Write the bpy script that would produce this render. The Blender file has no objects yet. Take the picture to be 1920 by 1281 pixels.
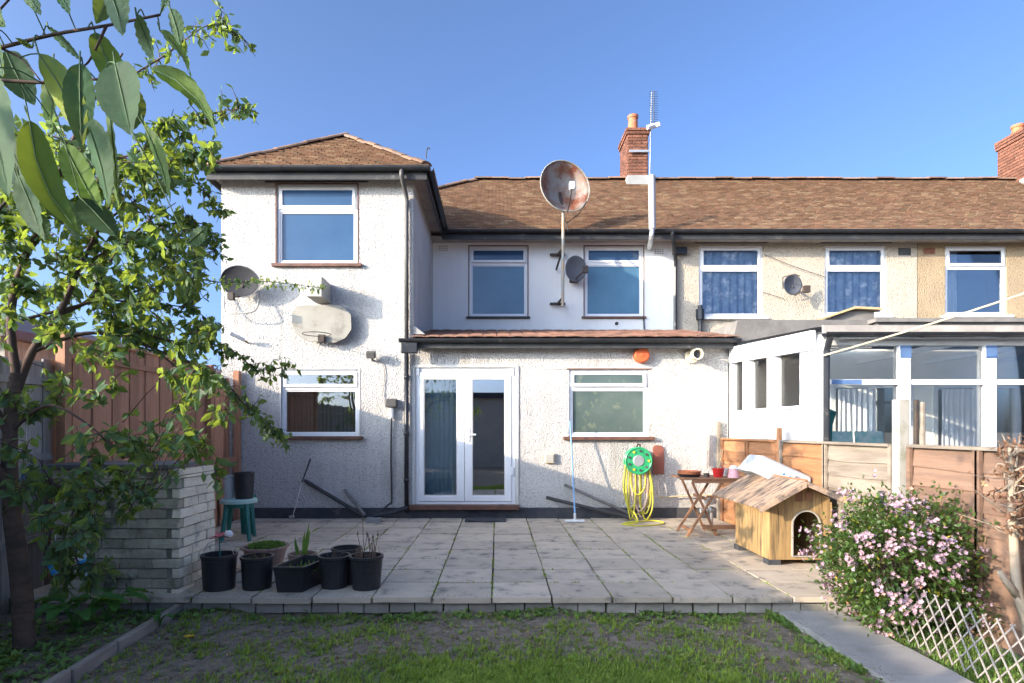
import bpy, math, random
import numpy as np
from mathutils import Vector, Matrix
random.seed(7); rng=np.random.default_rng(7)
sc=bpy.context.scene; col=sc.collection
U=random.uniform
# ---------------- camera, world, sun, exposure ----------------
H=1.33; F=1100.0; VX=932.0; VY=807.0
cd=bpy.data.cameras.new('camera'); cam=bpy.data.objects.new('camera',cd); col.objects.link(cam)
cam.location=(0,0,H); cam.rotation_euler=(math.radians(90),0,0)
cd.sensor_width=36; cd.lens=36*F/1920; cd.shift_x=28/1920; cd.shift_y=166.5/1920
cd.clip_start=.05; cd.clip_end=2000; sc.camera=cam
SD=Vector((1.8,1.0,-.56)).normalized()
EL=math.asin(-SD.z); AZ=math.atan2(-SD.x,-SD.y)
w=bpy.data.worlds.new('World'); sc.world=w; w.use_nodes=True
nt=w.node_tree; bg=nt.nodes['Background']
sk=nt.nodes.new('ShaderNodeTexSky'); sk.sky_type='NISHITA'; sk.sun_disc=False
sk.sun_elevation=EL; sk.sun_rotation=AZ%(2*math.pi); sk.altitude=0; sk.air_density=.36; sk.dust_density=4.0; sk.ozone_density=3.0
vm=nt.nodes.new('ShaderNodeVectorMath'); vm.operation='MULTIPLY'; vm.inputs[1].default_value=(.89,.985,1.02); nt.links.new(sk.outputs[0],vm.inputs[0]); 
tc=nt.nodes.new('ShaderNodeTexCoord'); cn=nt.nodes.new('ShaderNodeTexNoise'); mpg=nt.nodes.new('ShaderNodeMapping'); mpg.inputs['Scale'].default_value=(34,20,12); mpg.inputs['Rotation'].default_value=(0,-.6,0); cn.inputs['Detail'].default_value=6
nt.links.new(tc.outputs['Generated'],mpg.inputs[0]); nt.links.new(mpg.outputs[0],cn.inputs['Vector'])
dd=nt.nodes.new('ShaderNodeVectorMath'); dd.operation='DISTANCE'; dd.inputs[1].default_value=tuple(Vector(((893-VX)/F,1,(VY-195)/F)).normalized()); nt.links.new(tc.outputs['Generated'],dd.inputs[0])
m1=nt.nodes.new('ShaderNodeMapRange'); m1.inputs[1].default_value=.0; m1.inputs[2].default_value=.05; m1.inputs[3].default_value=.0; m1.inputs[4].default_value=0; nt.links.new(dd.outputs['Value'],m1.inputs[0])
m2=nt.nodes.new('ShaderNodeMapRange'); m2.inputs[1].default_value=.42; m2.inputs[2].default_value=.75; nt.links.new(cn.outputs['Fac'],m2.inputs[0])
m3=nt.nodes.new('ShaderNodeMath'); m3.operation='MULTIPLY'; nt.links.new(m1.outputs[0],m3.inputs[0]); nt.links.new(m2.outputs[0],m3.inputs[1])
cm=nt.nodes.new('ShaderNodeMix'); cm.data_type='RGBA'; cm.inputs[7].default_value=(1.9,2.1,2.5,1); nt.links.new(m3.outputs[0],cm.inputs[0]); nt.links.new(vm.outputs[0],cm.inputs[6]); nt.links.new(cm.outputs[2],bg.inputs[0]); bg.inputs[1].default_value=.15
sl=bpy.data.lights.new('sun','SUN'); sl.energy=2.0; sl.angle=math.radians(.5); sl.color=(1,.83,.62)
so=bpy.data.objects.new('sun',sl); col.objects.link(so); so.rotation_euler=SD.to_track_quat('-Z','Y').to_euler(); so.location=(-20,-12,12)
sc.view_settings.view_transform='Standard'; sc.view_settings.look='None'; sc.view_settings.gamma=1; sc.view_settings.exposure=2.06
sc.view_settings.use_curve_mapping=False

def P(px,py,Y): return Vector(((px-VX)*Y/F, Y, H-(py-VY)*Y/F))
def PX(px,Y): return (px-VX)*Y/F
def PZ(py,Y): return H-(py-VY)*Y/F

# ---------------- materials ----------------
def mat(name,c,c2=None,rough=.75,vs=4,bump=0,bs=60,metal=0,spec=.4,rnd=.0,kind='noise',stain=None,stain_s=1.2,stain_t=.55,stretch=None,coat=0,dist=.01,trans=0,face=None,streak=None):
    m=bpy.data.materials.new(name); m.use_nodes=True; n=m.node_tree; L=n.links; N=n.nodes
    b=N['Principled BSDF']; b.inputs['Roughness'].default_value=rough; b.inputs['Metallic'].default_value=metal
    b.inputs['Specular IOR Level'].default_value=spec; b.inputs['Coat Weight'].default_value=coat
    g=N.new('ShaderNodeNewGeometry'); pos=g.outputs['Position']
    if stretch:
        mp=N.new('ShaderNodeMapping'); mp.inputs['Scale'].default_value=stretch; L.new(pos,mp.inputs[0]); pos=mp.outputs[0]
    if c2 is None: c2=tuple(x*.75 for x in c)
    def noise(s,d=4,r=.6):
        t=N.new('ShaderNodeTexNoise'); t.inputs['Scale'].default_value=s; t.inputs['Detail'].default_value=d; t.inputs['Roughness'].default_value=r
        L.new(pos,t.inputs['Vector']); return t.outputs['Fac']
    def ramp(f,a,bb,lo,hi):
        r=N.new('ShaderNodeMapRange'); r.inputs[1].default_value=a; r.inputs[2].default_value=bb; r.inputs[3].default_value=lo; r.inputs[4].default_value=hi
        L.new(f,r.inputs[0]); return r.outputs[0]
    def mix(f,a,bb):
        x=N.new('ShaderNodeMix'); x.data_type='RGBA'
        if hasattr(f,'links'): L.new(f,x.inputs['Factor'])
        else: x.inputs['Factor'].default_value=f
        for v,i in ((a,6),(bb,7)):
            if hasattr(v,'links'): L.new(v,x.inputs[i])
            else: x.inputs[i].default_value=(*v,1)
        return x.outputs[2]
    colr=mix(ramp(noise(vs),.35,.65,0,1),c,c2)
    if stain: colr=mix(ramp(noise(stain_s,5,.65),stain_t,stain_t+.15,0,1),colr,stain)
    if streak:
        mp=N.new('ShaderNodeMapping'); mp.inputs['Scale'].default_value=(7,7,.55); L.new(g.outputs['Position'],mp.inputs[0])
        t=N.new('ShaderNodeTexNoise'); t.inputs['Scale'].default_value=1; t.inputs['Detail'].default_value=6; t.inputs['Roughness'].default_value=.65; L.new(mp.outputs[0],t.inputs['Vector'])
        big=noise(.8,2)
        mu=N.new('ShaderNodeMath'); mu.operation='MULTIPLY'; L.new(ramp(t.outputs['Fac'],.48,.75,0,1),mu.inputs[0]); L.new(ramp(big,.42,.62,.1,1),mu.inputs[1])
        colr=mix(mu.outputs[0],colr,streak)
    if rnd or face:
        if face:
            a=N.new('ShaderNodeAttribute'); a.attribute_name='tint'; rv=a.outputs['Fac']
        else:
            a=N.new('ShaderNodeObjectInfo'); rv=a.outputs['Random']
        hs=N.new('ShaderNodeHueSaturation'); L.new(colr,hs.inputs['Color']); k=rnd or .3
        L.new(ramp(rv,0,1,1-k,1+k),hs.inputs['Value']); colr=hs.outputs[0]
        if isinstance(face,tuple): colr=mix(ramp(rv,.8,1,0,1),colr,face)
    L.new(colr,b.inputs['Base Color'])
    if bump:
        if kind=='pebble':
            v=N.new('ShaderNodeTexVoronoi'); v.feature='SMOOTH_F1'; v.inputs['Scale'].default_value=bs; L.new(pos,v.inputs['Vector'])
            mm=N.new('ShaderNodeMath'); mm.operation='SUBTRACT'; mm.inputs[0].default_value=1; L.new(v.outputs['Distance'],mm.inputs[1])
            ad=N.new('ShaderNodeMath'); ad.operation='MULTIPLY_ADD'; L.new(noise(bs*.7,3),ad.inputs[0]); ad.inputs[1].default_value=1.1; L.new(mm.outputs[0],ad.inputs[2]); hgt=ad.outputs[0]
            dk=ramp(hgt,.75,1.2,0,1); dkc=mix(.6,colr,tuple(x*.42 for x in c)); colr=mix(dk,dkc,colr); L.new(colr,b.inputs['Base Color'])
        else: hgt=noise(bs,6,.65)
        bp=N.new('ShaderNodeBump'); bp.inputs['Strength'].default_value=bump; bp.inputs['Distance'].default_value=dist
        L.new(hgt,bp.inputs['Height']); L.new(bp.outputs[0],b.inputs['Normal'])
    if trans:
        tr=N.new('ShaderNodeBsdfTranslucent'); ms=N.new('ShaderNodeMixShader'); ms.inputs[0].default_value=trans
        tc=mix(.65,colr,(.45,.55,.04)) if name.find('leaf')>=0 else colr
        L.new(tc,tr.inputs[0]); L.new(b.outputs[0],ms.inputs[1]); L.new(tr.outputs[0],ms.inputs[2]); L.new(ms.outputs[0],N['Material Output'].inputs[0])
    return m
def glass(name,tint=(.8,.9,.95),gloss=.12,rough=.01):
    m=bpy.data.materials.new(name); m.use_nodes=True; n=m.node_tree; N=n.nodes; L=n.links; N.remove(N['Principled BSDF'])
    t=N.new('ShaderNodeBsdfTransparent'); t.inputs[0].default_value=(*tint,1)
    g=N.new('ShaderNodeBsdfGlossy'); g.inputs['Roughness'].default_value=rough
    f=N.new('ShaderNodeFresnel'); f.inputs[0].default_value=1.5
    a=N.new('ShaderNodeMath'); a.operation='ADD'; a.inputs[1].default_value=gloss; L.new(f.outputs[0],a.inputs[0])
    x=N.new('ShaderNodeMixShader'); L.new(a.outputs[0],x.inputs[0]); L.new(t.outputs[0],x.inputs[1]); L.new(g.outputs[0],x.inputs[2]); L.new(x.outputs[0],N['Material Output'].inputs[0])
    return m
M={}
M['dash']=mat('pebbledash white',(.57,.55,.525),(.52,.50,.475),streak=(.37,.34,.30),rough=.9,bs=62,bump=.95,kind='pebble',dist=.017,vs=1.6,stain=(.60,.57,.53),stain_s=.9,stain_t=.6)
M['render']=mat('smooth white render',(.82,.81,.79),(.77,.76,.74),streak=(.70,.69,.67),rough=.9,bs=55,bump=.5,dist=.006,vs=1.5,stain=(.5,.5,.48),stain_s=1.6,stain_t=.66,stretch=(1,1,.35))
M['dash_cream']=mat('pebbledash cream',(.54,.47,.375),(.47,.41,.33),streak=(.46,.41,.34),rough=.9,bs=55,bump=.8,kind='pebble',dist=.02,vs=2,stain=(.4,.36,.3),stain_s=1,stain_t=.62)
M['dash_tan']=mat('pebbledash tan',(.42,.315,.195),(.35,.265,.17),streak=(.34,.27,.19),rough=.9,bs=50,bump=.8,kind='pebble',dist=.02,vs=2,stain=(.3,.24,.17),stain_s=1,stain_t=.6)
M['plinth']=mat('bitumen plinth',(.035,.04,.05),(.07,.07,.075),rough=.8,bump=.5,bs=40,stain=(.14,.13,.12),stain_s=6,stain_t=.6)
M['upvc']=mat('white upvc',(.74,.745,.76),(.70,.705,.72),rough=.35,spec=.5)
M['upvc_grey']=mat('weathered white paint',(.60,.59,.565),(.53,.52,.49),rough=.6,vs=3,streak=(.42,.39,.33),stain=(.46,.43,.38),stain_s=3,stain_t=.64)
M['brown']=mat('brown painted timber',(.16,.075,.05),(.09,.045,.032),rough=.6,vs=9,bump=.3,bs=40)
M['blackpl']=mat('black gutter plastic',(.018,.02,.024),(.03,.03,.034),rough=.35,stain=(.09,.085,.075),stain_s=7,stain_t=.6)
M['darkfascia']=mat('dark fascia',(.03,.032,.036),(.05,.05,.05),rough=.6,stain=(.2,.19,.18),stain_s=4,stain_t=.63)
M['soffit']=mat('grey soffit board',(.42,.38,.34),(.3,.27,.24),rough=.8)
M['tile']=mat('clay roof tile',(.25,.14,.083),(.18,.105,.065),rough=.9,vs=7,bump=.6,bs=70,dist=.01,face=(.30,.21,.125),rnd=.17,stain=(.16,.13,.085),stain_s=6,stain_t=.55)
M['tile_dark']=mat('roof underlay',(.10,.06,.04),rough=.95)
M['tile_red']=mat('red clay lean-to tile',(.30,.155,.105),(.22,.125,.095),rough=.85,rnd=.25,bump=.4,bs=60,stain=(.2,.15,.11),stain_s=8)
M['ridge']=mat('ridge tile',(.27,.15,.09),(.19,.13,.10),rough=.9,rnd=.3,bump=.4,bs=50,stain=(.12,.11,.10),stain_s=6,stain_t=.55)
M['brick']=mat('red brick',(.20,.08,.048),(.13,.058,.038),rough=.9,rnd=.3,bump=.5,bs=90,vs=14)
M['mortar']=mat('mortar',(.42,.36,.29),(.3,.26,.22),rough=.95,bump=.4,bs=80)
M['lead']=mat('white cement flaunching',(.32,.32,.31),(.25,.25,.24),rough=.9)
M['terra']=mat('terracotta',(.48,.16,.07),(.38,.14,.07),rough=.75,stain=(.5,.36,.28),stain_s=9,stain_t=.6)
M['galv']=mat('galvanised metal',(.50,.51,.52),(.40,.41,.42),rough=.4,metal=.6)
M['fluewhite']=mat('white flue metal',(.36,.36,.37),(.33,.33,.33),rough=.45,stain=(.4,.36,.3),stain_s=8)
M['darkmetal']=mat('dark rusty iron',(.035,.032,.03),(.075,.05,.035),rough=.7,vs=12)
M['polem']=mat('pole paint',(.30,.32,.31),(.42,.3,.18),rough=.6,vs=5)
M['rust']=mat('rusting dish paint',(.27,.27,.26),(.24,.12,.065),rough=.65,vs=3.2,stain=(.16,.05,.025),stain_s=2.6,stain_t=.50)
M['dishgrey']=mat('grey dish',(.13,.135,.15),(.10,.105,.12),rough=.6)
M['meshdish']=mat('dark mesh dish',(.055,.056,.062),(.04,.04,.045),rough=.9,spec=.1)
M['slab']=mat('concrete paving slab',(.54,.45,.35),(.43,.36,.285),rough=.9,rnd=.14,vs=5,bump=.45,bs=50,dist=.008,stain=(.15,.145,.13),stain_s=5,stain_t=.56)
M['joint']=mat('patio bedding',(.09,.08,.06),(.05,.06,.03),rough=1,vs=9,bump=.5,bs=60)
M['edgebrick']=mat('patio edge brick',(.36,.33,.29),(.26,.24,.21),rough=.95,rnd=.15,bump=.5,bs=60)
M['bbq']=mat('painted stone brick',(.80,.72,.55),(.72,.65,.50),rough=.9,rnd=.12,bump=.9,bs=26,dist=.02,vs=7,stain=(.34,.33,.27),stain_s=4,stain_t=.6)  # cream side bricks, lightened further to carry the light on that face
M['bbq_front']=mat('dirty stone brick',(.50,.45,.34),(.36,.335,.25),rough=.95,rnd=.2,bump=1,bs=26,dist=.02,vs=6,stain=(.09,.10,.06),stain_s=3,stain_t=.58)
M['bbq_mortar']=mat('dirty mortar',(.26,.25,.20),(.15,.15,.12),rough=.95)
M['soil']=mat('soil',(.31,.25,.19),(.19,.15,.11),rough=1,vs=14,bump=1,bs=40,dist=.03,stain=(.14,.115,.09),stain_s=9,stain_t=.55)
M['path']=mat('concrete path',(.37,.35,.33),(.30,.285,.275),rough=.95,bump=.4,bs=90,dist=.006,rnd=.08,vs=4,stain=(.25,.235,.21),stain_s=4,stain_t=.6)
M['fence_red']=mat('red stained board',(.48,.24,.145),(.36,.18,.11),rough=.85,rnd=.2,stretch=(9,9,.7),vs=2,bump=.35,bs=12)
M['fence_grey']=mat('grey weathered board',(.36,.33,.30),(.24,.22,.20),rough=.9,rnd=.2,stretch=(9,9,.7),vs=2,bump=.35,bs=12)
M['fence_r']=mat('larch lap slat',(.24,.145,.10),(.16,.10,.072),rough=.85,rnd=.22,stretch=(6,.8,9),vs=2,bump=.4,bs=10,stain=(.20,.14,.10),stain_s=1.8,stain_t=.58)
M['fence_o']=mat('orange larch slat',(.35,.165,.075),(.28,.13,.06),rough=.8,rnd=.2,stretch=(6,.8,9),vs=2.4,bump=.5,bs=10,stain=(.22,.13,.08),stain_s=1.5,stain_t=.57)
M['fence_w']=mat('bleached larch slat',(.28,.235,.185),(.18,.145,.115),rough=.9,rnd=.16,stretch=(6,.8,9),vs=2,bump=.4,bs=10)
M['concpost']=mat('concrete post',(.38,.34,.29),(.35,.33,.29),rough=.95,bump=.5,bs=50,stain=(.24,.23,.17),stain_s=5)
M['pine']=mat('varnished pine',(.42,.28,.125),(.32,.20,.085),rough=.6,rnd=.13,stretch=(12,12,.9),vs=2,bump=.25,bs=8,stain=(.12,.085,.05),stain_s=2.2,stain_t=.50)
M['pineroof']=mat('weathered pine roof board',(.40,.28,.19),(.24,.17,.13),rough=.85,rnd=.18,stretch=(3,9,3),vs=2.2,bump=.4,bs=9,stain=(.08,.07,.065),stain_s=2.2,stain_t=.49)
M['teak']=mat('brown folding table wood',(.30,.15,.08),(.22,.11,.06),rough=.7,rnd=.12,vs=12)
M['potblack']=mat('black nursery plastic',(.018,.02,.022),(.028,.03,.034),rough=.45,bump=.15,bs=30,stain=(.055,.055,.05),stain_s=7,stain_t=.6)
M['potbrown']=mat('mottled plum bowl',(.26,.16,.14),(.36,.24,.17),rough=.8,stretch=(14,14,1.5),vs=2)
M['compost']=mat('compost',(.045,.032,.024),(.07,.05,.035),rough=1,bump=1,bs=60,dist=.02)
M['red']=mat('red glazed pot',(.52,.025,.02),(.45,.02,.02),rough=.3)
M['pinkpot']=mat('pink pot',(.62,.33,.36),(.70,.45,.46),rough=.5)
M['white']=mat('white plastic',(.78,.78,.77),(.70,.70,.69),rough=.45)
M['cream']=mat('cream plastic',(.66,.58,.40),(.6,.53,.38),rough=.5)
M['orange']=mat('orange alarm plastic',(.62,.12,.03),(.52,.11,.04),rough=.45)
M['reel']=mat('green reel plastic',(.03,.36,.14),(.03,.30,.12),rough=.35)
M['hose']=mat('yellow hose',(.62,.55,.05),(.5,.46,.06),rough=.45)
M['hosepale']=mat('pale pink hose',(.62,.46,.34),(.55,.4,.3),rough=.5)
M['bluepole']=mat('blue pole',(.16,.34,.62),(.22,.4,.65),rough=.4)
M['teal']=mat('teal stool plastic',(.02,.15,.13),(.025,.19,.16),rough=.4)
M['tealpale']=mat('pale green plastic',(.30,.50,.45),(.4,.55,.5),rough=.45)
M['bottle']=glass('clear bottle plastic',(.85,.93,.97),.15,.05)
M['labelblue']=mat('blue bottle label',(.02,.28,.60),rough=.4)
M['tray']=mat('grey storage box',(.46,.48,.50),(.40,.42,.44),rough=.4)
M['plaque']=mat('red brown plaque',(.26,.085,.055),(.2,.07,.05),rough=.7)
M['meter']=mat('meter box',(.10,.095,.09),(.07,.068,.065),rough=.5)
M['meterw']=mat('grey white wall box',(.40,.38,.345),(.33,.315,.28),rough=.6,stain=(.36,.33,.27),stain_s=7)
M['hoopboard']=mat('weathered backboard',(.33,.315,.275),(.28,.265,.23),rough=.9,spec=.1,stain=(.20,.185,.155),stain_s=4)
M['rope']=mat('pale rope',(.62,.52,.34),rough=.8)
M['cable']=mat('thin cable',(.05,.05,.05),rough=.6)
M['pipegrey']=mat('grey waste pipe',(.18,.17,.16),(.11,.105,.10),rough=.6)
M['curtain']=mat('blue grey curtain',(.50,.66,.72),(.42,.58,.66),rough=.9)
M['curtain_w']=mat('white net curtain',(.82,.83,.86),(.74,.76,.80),rough=.95,trans=.15)
M['curtain_b']=mat('blue patterned curtain',(.20,.31,.52),(.28,.40,.60),rough=.9,vs=9,stain=(.70,.76,.88),stain_s=4,stain_t=.52)
M['blind']=mat('brown slatted blind',(.34,.26,.19),(.28,.22,.16),rough=.8)
M['room']=mat('room interior',(.16,.17,.18),(.12,.13,.14),rough=.9)
M['roomw']=mat('conservatory interior',(.90,.88,.82),(.86,.84,.78),rough=.9)
M['darkroom']=mat('dim interior',(.03,.035,.04),rough=.9)
M['glass']=glass('window glass',(.90,.94,.95),.16)
M['glassd']=glass('door glass',(.8,.86,.9),.34)
M['glassc']=glass('conservatory glass',(.98,.99,.98),-.03)
def frosted(name,c,c2):
    return mat(name,c,c2,rough=.12,spec=.6,vs=1.3,bump=.15,bs=90,dist=.002)
M['obsc']=frosted('obscured blue glass',(.03,.075,.155),(.04,.095,.18))
M['obsc2']=frosted('obscured pale glass',(.06,.145,.23),(.08,.18,.27))
M['obscg']=mat('obscured kitchen glass',(.07,.10,.09),(.10,.13,.11),rough=.18,spec=.6,vs=2,stain=(.17,.19,.13),stain_s=7,stain_t=.56,bump=.2,bs=60,dist=.002)  # the stain paints a mottled green reflection into the pane colour
M['felt']=mat('grey roofing felt',(.20,.185,.17),(.14,.13,.12),rough=.95,bump=.5,bs=50)
M['ply']=mat('weathered plywood',(.50,.36,.18),(.38,.28,.16),rough=.85)
M['bluetape']=mat('blue protective film',(.11,.19,.36),rough=.4)
M['parasol']=mat('teal fabric',(.0,.14,.13),(.0,.18,.16),rough=.8)
M['aqua']=mat('aqua canvas',(.20,.50,.50),(.6,.7,.68),rough=.8,vs=10)
M['bark']=mat('cherry bark',(.13,.085,.06),(.07,.05,.038),rough=.95,bump=1,bs=30,dist=.01,stretch=(1,1,3),vs=6)
M['barkpale']=mat('pale bark',(.40,.32,.23),(.27,.22,.17),rough=.95,bump=.6,bs=30)
M['twig']=mat('dark twig bark',(.10,.06,.045),(.06,.04,.035),rough=.9)
M['leaf']=mat('leaf apple',(.075,.16,.075),(.05,.115,.06),rough=.5,spec=.4,trans=.45,face=(.34,.38,.05),rnd=.45,vs=30)
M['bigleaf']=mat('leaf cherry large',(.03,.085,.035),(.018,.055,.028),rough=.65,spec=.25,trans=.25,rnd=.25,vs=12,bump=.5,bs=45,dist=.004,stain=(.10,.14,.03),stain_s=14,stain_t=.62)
M['leafrib']=mat('leaf rib',(.10,.16,.07),(.08,.13,.06),rough=.8)
M['brownleaf']=mat('dry curled foliage',(.30,.17,.09),(.2,.1,.06),rough=.7,trans=.2)
M['hosta']=mat('leaf broad bright',(.09,.24,.05),(.06,.17,.04),rough=.4,trans=.35,vs=12)
M['grass']=mat('leaf grass',(.31,.42,.06),(.21,.32,.045),rough=.6,trans=.35,face=(.26,.25,.08),rnd=.4,vs=3)
M['weed']=mat('leaf weed',(.19,.31,.07),(.13,.23,.06),rough=.6,trans=.3,face=(.2,.24,.05),rnd=.35,vs=5)
M['bush']=mat('leaf shrub',(.07,.14,.03),(.045,.09,.025),rough=.4,trans=.3,face=(.55,.40,.04),rnd=.5,vs=12)
M['petal']=mat('pink blossom',(.52,.37,.46),(.50,.33,.38),rough=.7,trans=.2,face=(.62,.34,.20),rnd=.25,vs=15)
M['deadstem']=mat('dead stem',(.20,.13,.09),(.12,.08,.06),rough=.9)
M['plank']=mat('weathered edging timber',(.34,.29,.23),(.22,.19,.155),rough=.95,stretch=(6,1,6),vs=3,bump=.5,bs=15)
M['trellis']=mat('trellis lath',(.36,.33,.31),(.28,.26,.25),rough=.85,vs=6)
M['litter']=mat('pale stone crumbs',(.5,.48,.45),(.3,.27,.23),rough=.9,vs=20)
M['deadleaf']=mat('fallen leaf litter',(.20,.13,.07),(.33,.24,.12),rough=.9,face=(.4,.3,.12),rnd=.4,vs=9)
M['yellowleaf']=mat('yellow fallen petal',(.75,.42,.02),rough=.6)
M['flowred']=mat('red petals',(.62,.06,.08),(.7,.25,.25),rough=.6,vs=30)
M['worktop']=mat('slate worktop',(.12,.12,.125),(.08,.08,.085),rough=.6)
M['lightleaf']=mat('leaf sedum',(.13,.26,.04),(.08,.18,.03),rough=.6,trans=.2,face=(.25,.32,.06),rnd=.3)
M['haze_roof']=mat('slate far roof',(.13,.10,.12),(.10,.08,.09),rough=.9)

# ---------------- mesh helpers ----------------
class MB:
    def __init__(s): s.v=[]; s.f=[]; s.t=[]; s.tt=.5
    def add(s,vs,fs):
        k=len(s.v); s.v+= [tuple(v) for v in vs]; s.f+=[tuple(i+k for i in f) for f in fs]; s.t+=[s.tt]*len(fs); return s
    def box(s,a,b,R=None,c=None):
        x0,x1=sorted((a[0],b[0]));y0,y1=sorted((a[1],b[1]));z0,z1=sorted((a[2],b[2]))
        vs=[Vector(p) for p in ((x0,y0,z0),(x1,y0,z0),(x1,y1,z0),(x0,y1,z0),(x0,y0,z1),(x1,y0,z1),(x1,y1,z1),(x0,y1,z1))]
        if R is not None:
            c=Vector(c) if c is not None else (vs[0]+vs[6])/2; vs=[R@(v-c)+c for v in vs]
        return s.add(vs,[(0,3,2,1),(4,5,6,7),(0,1,5,4),(1,2,6,5),(2,3,7,6),(3,0,4,7)])
    def bar(s,p,q,w,h,up=(0,0,1)):
        p=Vector(p);q=Vector(q);d=(q-p).normalized();u=Vector(up)
        r=d.cross(u); 
        if r.length<1e-4: r=d.cross(Vector((0,1,0)))
        r.normalize(); u=r.cross(d)
        vs=[]
        for o in (p,q):
            for a,b in ((-1,-1),(1,-1),(1,1),(-1,1)): vs.append(o+r*a*w/2+u*b*h/2)
        return s.add(vs,[(0,1,2,3),(7,6,5,4),(0,4,5,1),(1,5,6,2),(2,6,7,3),(3,7,4,0)])
    def tube(s,pts,r,n=6,caps=True):
        pts=[Vector(p) for p in pts]; m=len(pts)
        rs=r if isinstance(r,(list,tuple)) else [r]*m
        vs=[];fs=[];prev=None
        for i,p in enumerate(pts):
            d=(pts[min(i+1,m-1)]-pts[max(i-1,0)]); d=d.normalized() if d.length>1e-9 else Vector((0,0,1))
            if prev is None:
                a=d.orthogonal().normalized()
            else:
                a=prev-d*prev.dot(d); a=a.normalized() if a.length>1e-6 else d.orthogonal().normalized()
            prev=a; b=d.cross(a)
            for k in range(n):
                t=2*math.pi*k/n; vs.append(p+(a*math.cos(t)+b*math.sin(t))*rs[i])
        for i in range(m-1):
            for k in range(n):
                k2=(k+1)%n; fs.append((i*n+k,i*n+k2,(i+1)*n+k2,(i+1)*n+k))
        if caps: fs.append(tuple(range(n))[::-1]); fs.append(tuple((m-1)*n+k for k in range(n)))
        return s.add(vs,fs)
    def lathe(s,prof,c=(0,0,0),n=24,R=None,sx=1,sy=1):
        c=Vector(c); vs=[];fs=[];m=len(prof)
        for r,z in prof:
            for k in range(n):
                t=2*math.pi*k/n; v=Vector((r*math.cos(t)*sx,r*math.sin(t)*sy,z)); vs.append(c+(R@v if R is not None else v))
        for i in range(m-1):
            for k in range(n):
                k2=(k+1)%n; fs.append((i*n+k,i*n+k2,(i+1)*n+k2,(i+1)*n+k))
        if prof[0][0]>1e-6: fs.append(tuple(range(n))[::-1])
        if prof[-1][0]>1e-6: fs.append(tuple((m-1)*n+k for k in range(n)))
        return s.add(vs,fs)
    def prism(s,poly,d):  # poly 3d points (planar), extrude by d
        n=len(poly); d=Vector(d); vs=[Vector(p) for p in poly]+[Vector(p)+d for p in poly]
        return s.add(vs,[tuple(range(n))[::-1],tuple(range(n,2*n))]+[(i,(i+1)%n,n+(i+1)%n,n+i) for i in range(n)])
    def build(s,name,m,parent=None,smooth=False,bevel=0,solid=0,**kw):
        me=bpy.data.meshes.new(name)
        off=Vector((0,0,0)); p=parent
        while p is not None: off+=p.location; p=p.parent
        me.from_pydata([Vector(v)-off for v in s.v],[],s.f)
        if len(set(s.t))>1:
            a=me.attributes.new('tint','FLOAT','FACE'); a.data.foreach_set('value',s.t)
        if smooth: me.polygons.foreach_set('use_smooth',[True]*len(me.polygons))
        if m: me.materials.append(M[m] if isinstance(m,str) else m)
        me.validate(); me.update()
        o=bpy.data.objects.new(name,me); col.objects.link(o)
        if parent: o.parent=parent
        if bevel:
            b=o.modifiers.new('b','BEVEL'); b.width=bevel; b.segments=2; b.limit_method='ANGLE'
        if solid:
            b=o.modifiers.new('s','SOLIDIFY'); b.thickness=solid
        for k,v in kw.items(): o[k]=v
        return o
def tag(o,label,cat,group=None,kind=None):
    if label:o['label']=label
    if cat:o['category']=cat
    if group:o['group']=group
    if kind:o['kind']=kind
    return o
def thing(name,loc,label,cat,group=None):
    o=bpy.data.objects.new(name,None); o.empty_display_size=.1; col.objects.link(o); o.location=loc; return tag(o,label,cat,group)
def inst(proto,name,parent,loc,scale=(1,1,1),rot=(0,0,0)):
    o=bpy.data.objects.new(name,proto); col.objects.link(o); o.parent=parent
    off=Vector((0,0,0)); p=parent
    while p is not None: off+=p.location; p=p.parent
    o.location=Vector(loc)-off; o.scale=scale; o.rotation_euler=rot; return o
def unitbox(m,bev=.04,jit=0,seed=0):
    """unit cube centred at 0 with chamfered edges, mildly irregular"""
    r=random.Random(seed); me=bpy.data.meshes.new('block'); c=bev
    vs=[];idx={}
    for ax in range(3):
        for s in (-.5,.5):
            for a in (-.5+c,.5-c):
                for b in (-.5+c,.5-c):
                    v=[0,0,0]; v[ax]=s; v[(ax+1)%3]=a; v[(ax+2)%3]=b; vs.append([q+r.uniform(-jit,jit) for q in v])
    import itertools
    fs=[]
    def f(i0,i1,i2,i3): fs.append((i0,i1,i2,i3))
    def I(ax,s,a,b): return ax*8+s*4+a*2+b
    for ax in range(3):
        for s in range(2): 
            q=(I(ax,s,0,0),I(ax,s,1,0),I(ax,s,1,1),I(ax,s,0,1)); fs.append(q if s else q[::-1])
    # edges: between face ax (sign s) and face ay (sign t), running along az
    for ax in range(3):
        ay=(ax+1)%3; az=(ax+2)%3
        for s in range(2):
            for t in range(2):
                # on face ax: coords (a=ay,b=az); on face ay: (a=az,b=ax)
                q=(I(ax,s,t,0),I(ax,s,t,1),I(ay,t,1,s),I(ay,t,0,s)); fs.append(q if (s==t) else q[::-1])
    for sx in range(2):
        for sy in range(2):
            for sz in range(2):
                q=(I(0,sx,sy,sz),I(1,sy,sz,sx),I(2,sz,sx,sy)); fs.append(q if (sx+sy+sz)%2 else q[::-1])
    me.from_pydata(vs,[],fs); me.materials.append(M[m]); me.update(); return me
_UB={}
def UB(m,k=4,bev=.04,jit=0):
    if m not in _UB: _UB[m]=[unitbox(m,bev,jit,i+3) for i in range(k)]
    return random.choice(_UB[m])
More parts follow.
